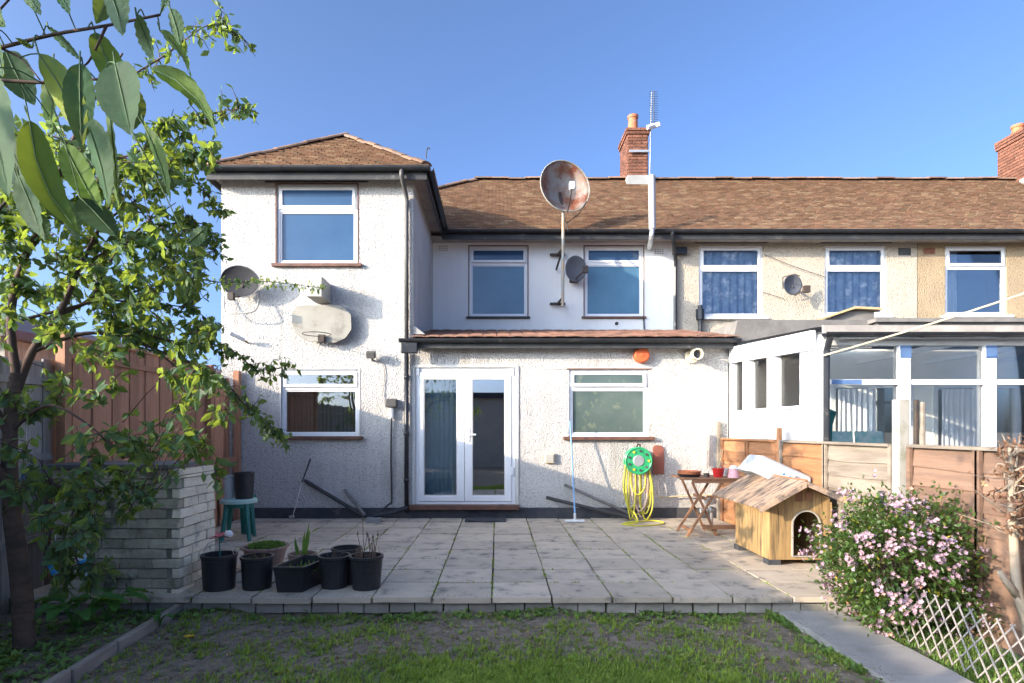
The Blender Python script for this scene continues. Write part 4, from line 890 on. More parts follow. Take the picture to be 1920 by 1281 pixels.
b=MB(); b.tube([cc+Vector((0,.04,-.03)),P(1495,545,Y2)],.02,6); b.build('bracket','darkmetal',t)
t=thing('flue_pipe',(PX(1222,11),11,PZ(460,11)),'thick white metal flue rising past the gutter beside the right bedroom window','flue')
b=MB(); b.tube([P(1222,332,10.98),P(1223,430,10.98)],.065,12); b.lathe([(.0,0),(.07,0),(.07,.03),(.0,.05)],P(1222,333,10.98),12); b.build('pipe','fluewhite',t)
b=MB(); b.tube(smoothpts([P(1223,428,10.98),P(1221,446,11.0),P(1218,462,11.3)],4)+[P(1218,466,Y2)],.045,10); b.build('elbow','galv',t)
t=thing('tv_aerial',(PX(1220,13.9),13.85,PZ(330,13.85)),'tall thin television aerial strapped to the central chimney','aerial'); YA=13.83
b=MB(); b.tube([P(1218,345,YA),P(1220,240,YA),P(1222,172,YA)],.016,6); b.build('mast','galv',t)
b=MB(); b.bar(P(1213,240,YA-.05),P(1237,233,YA-.05),.06,.10); b.tube([P(1214,240,YA-.25),P(1236,233,YA+.1)],.04,6); b.build('reflector','white',t,bevel=.01)
b=MB(); b.tube([P(1226,238,YA-.03),P(1226,170,YA-.03)],.010,5); b.build('boom','cable',t)
for i in range(14):
    py=172+i*4.3; b=MB(); b.tube([P(1217.5,py,YA-.03),P(1233.5,py+.5,YA-.03)],.005,4,caps=False); b.build('element','cable',t)
b=MB(); b.box(P(1180,285,YA-.01),P(1218,282,YA+.02)); b.build('strap','galv',t)
pipe('wall_cable',[P(1206,592,Y2-.02),P(1208,618,Y2-.02)],.012,'cable','short black cable below the right bedroom window','cable')
q=MB(); q.lathe([(0,0),(.035,0),(.035,.02),(0,.02)],P(1156,607,Y2),12,R=RX); tag(q.build('pipe_stub','cable'),'small black overflow stub below the right bedroom window','pipe')
t=thing('roof_finial',(PX(800,8.5),8.5,PZ(295,8.5)),'tiny bent wire bracket at the right gutter corner of the projecting wing','bracket')
b=MB(); b.tube(smoothpts([P(799,297,8.5),P(800,284,8.5),P(803,277,8.5),P(806,280,8.5)],3),.008,5); b.build('wire','darkmetal',t)
pipe('drooping_cable',smoothpts([P(1434,478,Y2-.05),P(1490,500,Y2-.08),P(1548,520,Y2-.05)],4),.006,'cable','thin cable sloping across the cream wall between the blue-curtained windows','cable')
pipe('brick_ledge_cable',smoothpts([P(1470,560,Y2-.05),P(1420,545,Y2-.05)],4),.005,'cable','thin lower cable right of the left blue-curtained window','cable')
# ---------------- table and doghouse ----------------
t=thing('folding_table',(2.75,7.55,0),'brown slatted folding garden table with crossed legs behind the dog kennel','table')
TZ=.735; ta,tb,tc,td=2.32,3.16,7.30,7.85
for i in range(7):
    y=tc+i*(td-tc)/7; b=MB(); b.box((ta,y+.005,TZ-.02),(tb,y+(td-tc)/7-.005,TZ)); b.build('slat','teak',t,bevel=.003)
b=MB(); b.box((ta+.12,tc+.02,TZ-.065),(tb-.05,tc+.05,TZ-.021)); b.box((ta+.12,td-.05,TZ-.065),(tb-.05,td-.02,TZ-.021)); b.build('rail','teak',t)
for y in (tc+.07,td-.07):
    for xa,xb in ((ta+.14,ta+.48),(ta+.50,ta+.10)):
        b=MB(); b.bar((xa,y+(.02 if xa<xb else -.02),TZ-.06),(xb-.04,y+(.02 if xa<xb else -.02),0.0),.022,.042,up=(0,1,0)); b.build('leg','teak',t)
for (x,z) in ((ta+.42,.07),(ta+.12,.07),(ta+.30,.47)):
    b=MB(); b.bar((x,tc+.05,z),(x,td-.05,z),.025,.035); b.build('stretcher','teak',t)
for y in (tc+.03,): b=MB(); b.bar((ta+.25,y,.12),(tb-.05,y,.12),.03,.05); b.bar((ta+.3,y,.50),(tb-.1,y,.50),.025,.03); b.build('stretcher','teak',t)
def saucer(px,py,Y,r,h,m,label,name='plant_saucer'):
    c=P(px,py,Y); b=MB(); b.lathe([(r*.85,0),(r,h),(r*.95,h),(r*.8,.012),(0,.012)],(c.x,c.y,TZ+py*0),24); return b
c=Vector((PX(1290,7.6),7.55,TZ)); b=MB(); b.lathe([(0,0),(.125,0),(.15,.035),(.14,.035),(.12,.012),(0,.012)],c,24); tag(b.build('plant_saucer','potblack',smooth=False),'black shallow saucer under the terracotta one on the folding table','saucer')
b=MB(); b.lathe([(0,.013),(.125,.013),(.15,.075),(.14,.075),(.12,.03),(0,.03)],c,24); tag(b.build('plant_saucer','terra',smooth=False),'round terracotta saucer at the left end of the folding table','saucer')
def pot(name,c,r0,r1,h,m,label,cat='plant pot',rim=.012,soil=True,group=None,n=28,sy=1,handle=False,soilz=.06):
    t=thing(name,c,label,cat,group)
    b=MB(); b.lathe([(0,0),(r0,0),(r1-(r1-r0)*.12,h*.88),(r1-.002,h*.89),(r1+rim*.5,h*.92),(r1+rim*.5,h),(r1-.012,h),(r0+(r1-r0)*.5,h*.5),(r0*.9,.02),(0,.02)],c,n,sy=sy); b.build('pot_body',m,t,smooth=False)
    if soil:
        b=MB(); b.lathe([(0,h-soilz+.01),(r1*.5,h-soilz+.012),(r1*.93,h-soilz)],c,n,sy=sy); b.build('compost','compost',t)
    return t
c=Vector((PX(1344,7.5),7.45,TZ)); t=pot('flower_pot',c,.055,.075,.115,'red','small glossy red pot on the folding table'); b=MB()
for k in range(7): b.tube([c+Vector((U(-.03,.03),U(-.03,.03),.09)),c+Vector((U(-.06,.06),U(-.04,.04),U(.18,.42)))],.0035,4)
b.build('dry_stems','rope',t)
c=Vector((PX(1376,7.4),7.40,TZ)); t=pot('pink_jar',c,.075,.052,.11,'pinkpot','pink and white patterned jar with a white lid on the table edge',cat='jar',soil=False)
b=MB(); b.lathe([(.058,.108),(.058,.125),(.035,.15),(0,.155)],c,20); b.build('lid','white',t)
c=Vector((PX(1360,7.6),7.66,TZ)); t=pot('flower_pot',c,.05,.065,.10,'curtain_w','small pale pot with pinkish petals behind the red pot on the table')
b=MB()
for k in range(14): 
    q=c+Vector((U(-.07,.07),U(-.05,.05),U(.10,.16))); b.lathe([(0,0),(.018,.006),(0,.012)],q,6)
b.build('petals','petal',t)
b=MB(); c=Vector((PX(1322,7.5),7.45,TZ)); b.lathe([(0,0),(.035,0),(.04,.05),(0,.05)],c,12); tag(b.build('small_tin','darkmetal'),'small dark tin between the saucers and the red pot','tin')
# rod stand (plaster statue) against the wall behind the table
b=MB(); b.tube([P(1322,870,8.80),P(1323,812,8.80)],.03,8); tag(b.build('wall_conduit','render'),'short pale vertical conduit on the wall above the terracotta saucer','conduit')
pipe('low_copper_pipe',[P(1235,932,8.80),P(1345,928,8.80)],.012,'rope','thin pale pipe running level along the wall behind the table')
t=thing('watering_can',(PX(1335,8.2),8.2,0),'white and grey jumble of a garden ornament standing under the folding table','ornament')
c=Vector((PX(1334,7.9),7.9,0)); b=MB(); b.lathe([(0,0),(.035,0),(.02,.10),(.025,.22),(.05,.26),(.03,.30),(0,.31)],c,12); b.build('stem','galv',t); b=MB(); b.lathe([(.0,.32),(.07,.34),(.09,.39),(.07,.42),(0,.40)],c+Vector((-.02,0,0)),12); b.build('bowl','white',t); b=MB(); b.lathe([(.0,.20),(.05,.22),(.06,.27),(0,.29)],c+Vector((-.10,0,0)),10); b.build('knob','white',t)
# kennel
kn=thing('dog_kennel',(3.0,6.2,0),'wooden dog kennel with arched doorway and mossy weathered board roof','dog kennel')
KX0,KX1,KY0,KY1=2.68,3.30,5.78,6.60; KZ0=.055
for (x,y) in ((KX0+.05,KY0+.05),(KX1-.05,KY0+.05),(KX0+.05,KY1-.05),(KX1-.05,KY1-.05)):
    b=MB(); b.box((x-.06,y-.06,.001),(x+.06,y+.06,KZ0)); b.build('foot','plinth',kn)
eZ=.60; rZ=.83; rX=2.955
n=7
for i in range(n):
    y=KY0+i*(KY1-KY0)/n; b=MB(); b.box((KX0,y+.0015,KZ0),(KX0+.018,y+(KY1-KY0)/n-.0015,eZ+.05)); b.build('plank','pine',kn,bevel=.003)
    b=MB(); b.box((KX1-.018,y+.0015,KZ0),(KX1,y+(KY1-KY0)/n-.0015,eZ+.02)); b.build('plank','pine',kn)
# front boards with arch cut
ax0,ax1=PX(1485,KY0),PX(1537,KY0); axc=(ax0+ax1)/2; ar=(ax1-ax0)/2; az0=PZ(1043,KY0); azs=PZ(984,KY0)
def roofz(x): return eZ+(rZ-eZ)*(x-2.52)/(rX-2.52) if x<rX else rZ-(rZ-.665)*(x-rX)/(3.32-rX)
nb_=8
for i in range(nb_):
    xa=KX0+.019+i*(KX1-KX0-.038)/nb_+.001; xb=xa+(KX1-KX0-.038)/nb_-.002
    def arch(x): 
        d=abs(x-axc)
        return azs+math.sqrt(max(ar*ar-d*d,0))*1.0 if d<ar else None
    xs=sorted({xa,xb,*[xa+(xb-xa)*k/6 for k in range(1,6)],*[v for v in (ax0,ax1) if xa<v<xb]})
    b=MB(); b2=MB()
    for a,c_ in zip(xs[:-1],xs[1:]):
        m_=(a+c_)/2
        if ax0<m_<ax1:
            za,zc=arch(max(a,ax0)) or azs,arch(min(c_,ax1)) or azs
            b.prism([(a,KY0,za),(c_,KY0,zc),(c_,KY0,roofz(c_)-.02),(a,KY0,roofz(a)-.02)],(0,.018,0)); b2.prism([(a,KY0,KZ0),(c_,KY0,KZ0),(c_,KY0,az0),(a,KY0,az0)],(0,.018,0))
        else: b.prism([(a,KY0,KZ0),(c_,KY0,KZ0),(c_,KY0,roofz(c_)-.02),(a,KY0,roofz(a)-.02)],(0,.018,0))
    b.build('plank','pine',kn)
    if b2.v and xa>ax0-.001 and xb<ax1+.001: b2.build('plank','pine',kn)
    elif b2.v: b2.build('plank','pine',kn)
b=MB(); pts=[(ax0,KY0-.008,az0)]+[(axc-ar*math.cos(math.pi*k/14),KY0-.008,azs+ar*math.sin(math.pi*k/14)) for k in range(15)]+[(ax1,KY0-.008,az0),(ax0,KY0-.008,az0)]
for p,q in zip(pts[:-1],pts[1:]): b.bar(p,q,.012,.016,up=(0,1,0))
b.build('door_trim','meterw',kn)
b=MB(); b.box((KX0+.02,KY0+.03,KZ0),(KX1-.02,KY1-.02,KZ0+.02)); b.box((KX0+.02,KY1-.018,KZ0+.021),(KX1-.02,KY1,eZ)); b.build('floor_and_back','pine',kn)
# small dark patches above door
for xx in (PX(1498,KY0),PX(1516,KY0)):
    b=MB(); b.box((xx-.035,KY0-.012,PZ(940,KY0)),(xx+.032,KY0-.001,PZ(922,KY0))); b.build('badge','teak',kn)
# roof boards along the slope
def roofboards(xe,ze,lab):
    nb=9
    for i in range(nb):
        ya=KY0-.18+i*(1.20)/nb; yb=ya+1.20/nb-.003
        d=Vector((rX-xe,0,rZ-ze)); nn=Vector((-d.z,0,d.x)).normalized()
        if nn.z<0: nn=-nn
        o=nn*U(0,.003)
        b=MB(); b.prism([Vector((xe,ya,ze))+o,Vector((rX,ya,rZ))+o,Vector((rX,ya,rZ))+nn*.018+o,Vector((xe,ya,ze))+nn*.018+o],(0,yb-ya,0)); b.build('roof_board','pineroof',kn)
    b=MB(); b.bar((xe,KY0-.19,ze-.012),(rX,KY0-.19,rZ-.012),.02,.045); b.build('bargeboard','pineroof',kn)
roofboards(2.50,.575,'l'); roofboards(3.34,.66,'r')
b=MB(); b.tube([(rX,KY0-.18,rZ+.018),(rX,KY0+1.02,rZ+.018)],.014,6); b.build('ridge','teak',kn)
# grey storage box leaning on the kennel roof
t=thing('storage_box',(3.1,6.7,.9),'upturned grey plastic storage box with a blue label tilted on the kennel roof','storage box')
R=Matrix.Rotation(math.radians(24),3,'Y'); c=P(1455,888,6.45); c.y=6.45
b=MB(); hl,hd,hh=.34,.20,.10
lo=[Vector((sx*hl,sy*hd,-hh)) for sx,sy in ((-1,-1),(1,-1),(1,1),(-1,1))]; hi=[Vector((sx*hl*.86,sy*hd*.84,hh)) for sx,sy in ((-1,-1),(1,-1),(1,1),(-1,1))]
b.add([c+R@v for v in lo+hi],[(4,5,6,7),(0,1,5,4),(1,2,6,5),(2,3,7,6),(3,0,4,7),(0,3,2,1)]); b.build('box_body','tray',t,bevel=.02)
b=MB(); rim=[c+R@(v*1.04) for v in lo]; rim.append(rim[0])
for p,q in zip(rim[:-1],rim[1:]): b.bar(p,q,.02,.02)
b.build('rim','tray',t)
b=MB(); b.box((-.06,-.203,-.03),(.10,-.1995,.035)); 
b.v=[tuple(c+R@(Vector(v)+Vector((0,.012,0))*(-1))) for v in b.v]; lbl=b.build('label','white',t)
b=MB()
for k in (-.02,.05): b.lathe([(0,0),(.014,0.0),(0,.004)],c+R@Vector((k,-.217,0)),8,R=RX)
b.build('label_marks','labelblue',lbl)
b=MB(); b.lathe([(0,0),(.16,0),(.14,.05),(.05,.09),(0,.09)],P(1500,905,6.8)+Vector((0,0,.0)),20,R=Matrix.Rotation(.45,3,'Y')); tag(b.build('domed_cover','potblack'),'black domed plastic lid peeking out behind the grey storage box','lid')
# ---------------- teal stool with pots ----------------
t=thing('plastic_stool',(-3.25,7.2,0),'green plastic stool with a pale worn top standing beside the stone-brick counter','stool'); c=Vector((PX(444,7.1),7.15,0)); SZ=.50
b=MB(); b.lathe([(0,SZ+.0),(.20,SZ+.0),(.215,SZ-.015),(.215,SZ-.05),(.205,SZ-.05),(.20,SZ-.02),(0,SZ-.02)],c,24); b.build('seat','tealpale',t)
for k in range(4):
    a=math.pi/4+k*math.pi/2+.2; b=MB(); b.tube([c+Vector((.15*math.cos(a),.15*math.sin(a),SZ-.03)),c+Vector((.22*math.cos(a),.22*math.sin(a),0))],[.035,.024],6); b.build('leg','teal',t)
b=MB(); b.lathe([(.165,SZ-.10),(.17,SZ-.05)],c,24); b.build('apron','teal',t,solid=.006)
pot('bucket',Vector((c.x+.07,c.y,SZ)),.10,.115,.32,'potblack','tall black bucket on the right of the green stool',cat='bucket')
t=pot('flower_pot',Vector((c.x-.12,c.y+.02,SZ)),.06,.075,.28,'tray','grey pot standing on the green stool left of the black bucket')
t_=thing('garden_chair',(-3.0,7.4,0),'dark green plastic chair folded behind the pale-topped stool','chair')
cx=PX(464,7.5); 
for dx,dy in ((-.04,0),(.06,.02)):
    b=MB(); b.bar((cx+dx,7.5+dy,0),(cx+dx-.03,7.5+dy,.50),.04,.06); b.build('leg','teal',t_)
b=MB(); b.box((cx-.10,7.42,.46),(cx+.07,7.60,.50)); b.build('seat','teal',t_)
# ---------------- potted plants in front ----------------
def leaf(mb,p,d,nv,L,W,fold=.15,drp=.12):
    d=d.normalized(); s_=d.cross(nv); 
    if s_.length<1e-5: s_=d.orthogonal()
    s_.normalize(); n_=s_.cross(d)
    tip=p+d*L-n_*L*drp; mid=p+d*L*.48-n_*W*fold
    l=p+d*L*.42+s_*W*.5; r=p+d*L*.42-s_*W*.5; l2=p+d*L*.75+s_*W*.30-n_*L*drp*.4; r2=p+d*L*.75-s_*W*.30-n_*L*drp*.4
    k=len(mb.v); mb.v+=[tuple(x) for x in (p,l,r,mid,tip,l2,r2)]
    fs=[(k,k+3,k+1),(k,k+2,k+3),(k+1,k+3,k+5),(k+3,k+4,k+5),(k+2,k+6,k+3),(k+3,k+6,k+4)]; mb.f+=fs; mb.t+=[mb.tt]*6
def rv(z=0): 
    v=Vector((random.gauss(0,1),random.gauss(0,1),random.gauss(0,1)+z)); return v.normalized()
def pt(px,py,H_=0): # on patio plane
    Y=F*(H-H_)/(py-VY); return Vector(((px-VX)*Y/F,Y,H_))
G='row of black plant pots at the patio edge'
c=pt(411,1103); t=pot('plant_pot',c,.125,.140,.29,'potblack','black pot holding a red and white artificial flower, leftmost of the front row',group=G)
b=MB(); top=c+Vector((0.0,0,.43)); b.tube([c+Vector((.01,0,.22)),top],.006,5); b.build('stem','teal',t)
b=MB()
for k in range(9): a=k*.7; leaf(b,top,Vector((math.cos(a),math.sin(a)*.8-.2,U(-.2,.6))),Vector((0,0,1)),.085,.055)
b.build('red_petals','flowred',t); b=MB(); b.lathe([(0,-.03),(.03,-.015),(.035,.01),(.02,.03),(0,.035)],top+Vector((.07,.02,.02)),12); b.build('white_petal_ball','white',t,smooth=True)
b=MB(); b.tube(smoothpts([c+Vector((-.13,0,.26)),c+Vector((-.10,-.02,.36)),c+Vector((0,-.03,.41)),c+Vector((.10,-.02,.36)),c+Vector((.13,0,.26))],3),.003,4); b.build('wire_handle','galv',t)
c=pt(482,1102); t=pot('plant_pot',c,.115,.13,.27,'potblack','black pot second from the left in the front row, below the plum bowl',group=G)
b=MB()
for k in range(40): leaf(b,c+Vector((U(-.08,.08),U(-.08,.08),.22)),rv(2),rv(),U(.04,.10),.012)
b.build('seedlings','deadleaf',t)
# trough
A0=pt(515,1112); t=thing('planting_trough',A0,'rectangular black planting trough turned end-on in the middle of the front row','planter',G)
a=[pt(516,1112),pt(567,1113)]; w_=a[1].x-a[0].x; dl=.42; sk=.10
def ring(z,e): return [Vector((a[0].x-e,a[0].y-e,z)),Vector((a[0].x+w_+e,a[0].y-e,z)),Vector((a[0].x+w_+sk+e,a[0].y+dl+e,z)),Vector((a[0].x+sk-e,a[0].y+dl+e,z))]
b=MB(); b.add(ring(0,-.012)+ring(.21,.012)+ring(.21,.0)+ring(.14,-.006),[(3,2,1,0)]+[(i,(i+1)%4,4+(i+1)%4,4+i) for i in range(4)]+[(4+i,4+(i+1)%4,8+(i+1)%4,8+i) for i in range(4)]+[(8+i,8+(i+1)%4,12+(i+1)%4,12+i) for i in range(4)]); b.build('trough_body','potblack',t)
b=MB(); rr=ring(.21,.016); rr.append(rr[0]); 
for p,q in zip(rr[:-1],rr[1:]): b.bar(p,q,.022,.014)
b.build('rim','potblack',t); b=MB(); b.add(ring(.15,-.006),[(0,1,2,3)]); b.build('compost','compost',t)
b=MB()
for k in range(60): leaf(b,A0+Vector((U(0,.3),U(.02,.36),.15)),rv(1.4),rv(),U(.03,.07),.02)
b.build('seedlings','weed',t)
c=pt(627,1100); t=pot('plant_pot',c,.105,.132,.27,'potblack','black tapered pot with bare twigs, second from the right in the front row',group=G)
b=MB()
for k in range(8): b.tube([c+Vector((U(-.06,.06),U(-.06,.06),.2)),c+Vector((U(-.10,.10),U(-.08,.08),U(.28,.34)))],.003,4)
b.build('twigs','deadstem',t)
c=pt(687,1102); t=pot('plant_pot',c,.115,.138,.275,'potblack','black pot of tall dead flower stems, rightmost of the front row',group=G)
b=MB()
for k in range(34): 
    p=c+Vector((U(-.1,.1),U(-.1,.1),.2)); b.tube([p,p+Vector((U(-.03,.03),U(-.03,.03),U(.08,.16)))],.0025,4)
for k in range(8):
    p=c+Vector((U(-.09,.09),U(-.06,.06),.2)); q=p+Vector((U(-.05,.05),0,U(.2,.36))); b.tube([p,(p+q)/2+Vector((U(-.02,.02),0,0)),q],.003,4); b.lathe([(0,0),(.010,.01),(0,.04)],q,6)
b.build('dead_stems','deadstem',t)
c=pt(497,1066); t=pot('plant_bowl',c,.15,.205,.22,'potbrown','wide plum coloured terracotta bowl planted with green sedum behind the front row',cat='plant bowl',rim=.03,n=20,soilz=.03)
b=MB()
for k in range(700):
    a_=U(0,6.28); r_=.17*math.sqrt(U(0,1)); p=c+Vector((.02+r_*math.cos(a_),r_*math.sin(a_),.19+.05*math.cos(r_*7))); b.tt=U(0,1); leaf(b,p,rv(1),rv(),U(.02,.04),.014)
b.build('sedum','lightleaf',t,kind='stuff')
c=pt(567,1078); t=pot('plant_pot',c,.11,.125,.20,'potbrown','brownish pot with upright iris blades behind the black trough')
b=MB()
for (x,h_,l) in ((-.05,.17,-.02),(-.035,.12,-.03),(.005,.22,.015),(.015,.30,.05),(.03,.24,.04)):
    p=c+Vector((x,0,.19)); q=p+Vector((l,0,h_)); b.add([p+Vector((-.011,0,0)),p+Vector((.011,0,0)),q*.5+p*.5+Vector((.012,.004,0)),q,q*.5+p*.5+Vector((-.012,-.004,0))],[(0,1,2,3,4)])
b.build('iris_blades','hosta',t)
c=pt(650,1070); t=pot('plant_pot',c,.11,.14,.22,'potblack','black pot half hidden behind the second pot from the right')
c=pt(660,1092); t=pot('plant_pot',c,.09,.11,.22,'potblack','small dark pot wedged between the two rightmost front pots')
b=MB(); c=pt(432,1085); b.lathe([(0,0),(.04,0),(.045,.12),(0,.12)],c,10); tag(b.build('blue_carton','labelblue'),'small blue carton between the two leftmost black pots','carton')
# ---------------- garden edging, trellis, sticks ----------------
b=MB(); p0=Vector((-2.54,4.74,-.07)); p1=Vector((-2.50,3.0,-.09)); n=10; vs=[]
t=thing('timber_edging',(-2.52,4,-.13),'weathered pale timber board edging the planting bed at lower left','edging')
for i in range(4):
    a_=p0.lerp(p1,i/4); c_=p0.lerp(p1,(i+1)/4-.005); b=MB(); b.bar(a_+Vector((U(-.01,.01),0,-.03)),c_+Vector((U(-.01,.01),0,-.03)),.05,.10); b.build('board','plank',t,bevel=.012)
tl=thing('trellis_panel',(2.80,3.6,-.1),'low diamond lattice trellis panel leaning along the concrete path','trellis')
TX=2.78; ya_,yb_=2.4,4.30; za_,zb_=-.10,.27; ht_=zb_-za_; stp=.094
lean=lambda y,z: Vector((TX+ (z-za_)*.10,y,z))
for fam in (0,1):
    s_=ya_-ht_*.9
    while s_<yb_:
        # line y = s + k*(z-za) ; k=+-.85
        k=.80; pts=[]
        if fam==0: f=lambda z:s_+k*(z-za_)
        else: f=lambda z:s_+k*(zb_-z)
        zs=[za_+ht_*i/20 for i in range(21)]; ok=[(f(z),z) for z in zs if ya_<=f(z)<=yb_]
        if len(ok)>3:
            y0_,z0_=ok[0];y1_,z1_=ok[-1]; z1_+=U(-.01,.015) if fam==0 else 0; b=MB(); off=Vector((.006 if fam else -.006,0,0))
            b.bar(lean(y0_,z0_)+off,lean(y1_,z1_)+off,.0075,.006,up=(1,0,0)); b.build('lath','trellis',tl)
        s_+=stp
pipe('black_stake',[Vector((2.98,4.55,-.1)),Vector((2.98,4.55,.86))],.022,'cable','black capped stake rising out of the flowering shrub','stake')
# ---------------- vegetation ----------------
def shrub():
    t=thing('flowering_shrub',(2.95,4.25,-.13),'rounded shrub covered in small pink blossoms with yellow-green leaves at the path corner','shrub')
    C=Vector((2.93,4.30,.33)); Rr=Vector((.50,.44,.52))
    def srf(rmin):
        while True:
            d=rv(); r_=U(rmin,1)**.5; p=Vector((C.x+d.x*Rr.x*r_,C.y+d.y*Rr.y*r_,C.z+d.z*Rr.z*r_))
            bump=1+.14*math.sin(d.x*7+d.z*5)+.12*math.sin(d.y*9+d.z*11)+U(0,.28)*(random.random()<.30)
            p=C+(p-C)*bump
            if p.z>-.12: return p,d
    b=MB()
    for k in range(60):
        p,d=srf(.5); b.tube(smoothpts([Vector((C.x+U(-.08,.08),C.y+U(-.08,.08),-.14)),C.lerp(p,.45)+Vector((0,0,.04)),p],2),[.008,.007,.006,.004,.002],4,caps=False)
    b.build('stems','twig',t)
    b=MB()
    for k in range(9500):
        p,d=srf(.3); b.tt=random.betavariate(1.2,2); leaf(b,p,(d+rv()*1.1),rv(1),U(.026,.05),U(.016,.027))
    b.build('foliage','bush',t,kind='stuff')
    b=MB()
    for k in range(1150):
        p,d=srf(.80)
        if p.x>3.05 and random.random()<.75: continue
        if math.sin(p.x*11+1)*math.sin(p.z*10)*math.sin(p.y*9+2)+.25*U(-1,1)<.02: continue
        for j in range(random.randint(2,5)):
            q=p+rv()*.025; b.tt=random.random()**2
            ax=(d+rv()*.7).normalized(); o_=ax.orthogonal().normalized(); o2=ax.cross(o_)
            for m_ in range(5):
                an=m_*1.2566; leaf(b,q,(o_*math.cos(an)+o2*math.sin(an)+ax*.5),ax,.019,.014,drp=-.1)
    b.build('blossom','petal',t,kind='stuff')
shrub()
def tree_small():
    t=thing('dry_sapling',(3.16,3.75,-.13),'small pale-stemmed sapling with dry brown foliage at the right edge','tree')
    Yt=3.72
    b=MB(); b.tube(smoothpts([P(1938,1215,3.72),P(1926,1160,3.72),P(1908,1112,3.72),P(1903,1050,3.74),P(1898,960,3.76),P(1896,890,3.78),P(1893,840,3.8)],3),[.05,.045,.042,.038,.035,.03,.03,.03,.028,.028,.026,.026,.024,.022,.02,.018,.016,.014,.012],8,caps=False)
    b.tube([P(1910,1118,3.72),P(1890,1095,3.72),P(1874,1072,3.7)],[.03,.022,.016],7); b.build('trunk','barkpale',t,smooth=True)
    b=MB(); L=MB()
    for k in range(46):
        s_=P(U(1890,1905),U(850,1010),3.75+U(-.05,.05)); e=s_+Vector((U(-.26,.25),U(-.25,.2),U(-.12,.22)));
        if k<5: e=s_+Vector((U(-.42,-.2),U(-.1,.1),U(.0,.16)))
        mid=(s_+e)/2+rv()*.03; b.tube([s_,mid,e],[.006,.004,.002],4,caps=False)
        for j in range(10 if k>4 else 3):
            q=s_.lerp(e,U(.2,1)); L.tt=U(0,1); leaf(L,q+rv()*.02,rv(-.6),rv(),U(.03,.06),U(.012,.025),fold=.4,drp=.4)
    b.build('twigs','barkpale',t); L.build('dry_foliage','brownleaf',t,kind='stuff')
    b=MB(); q=P(1848,862,3.7)
    for k in range(7): leaf(b,P(1846,908,3.7),rv(),rv(),.03,.02)
    b.build('yellow_leaf','ply',t)
tree_small()
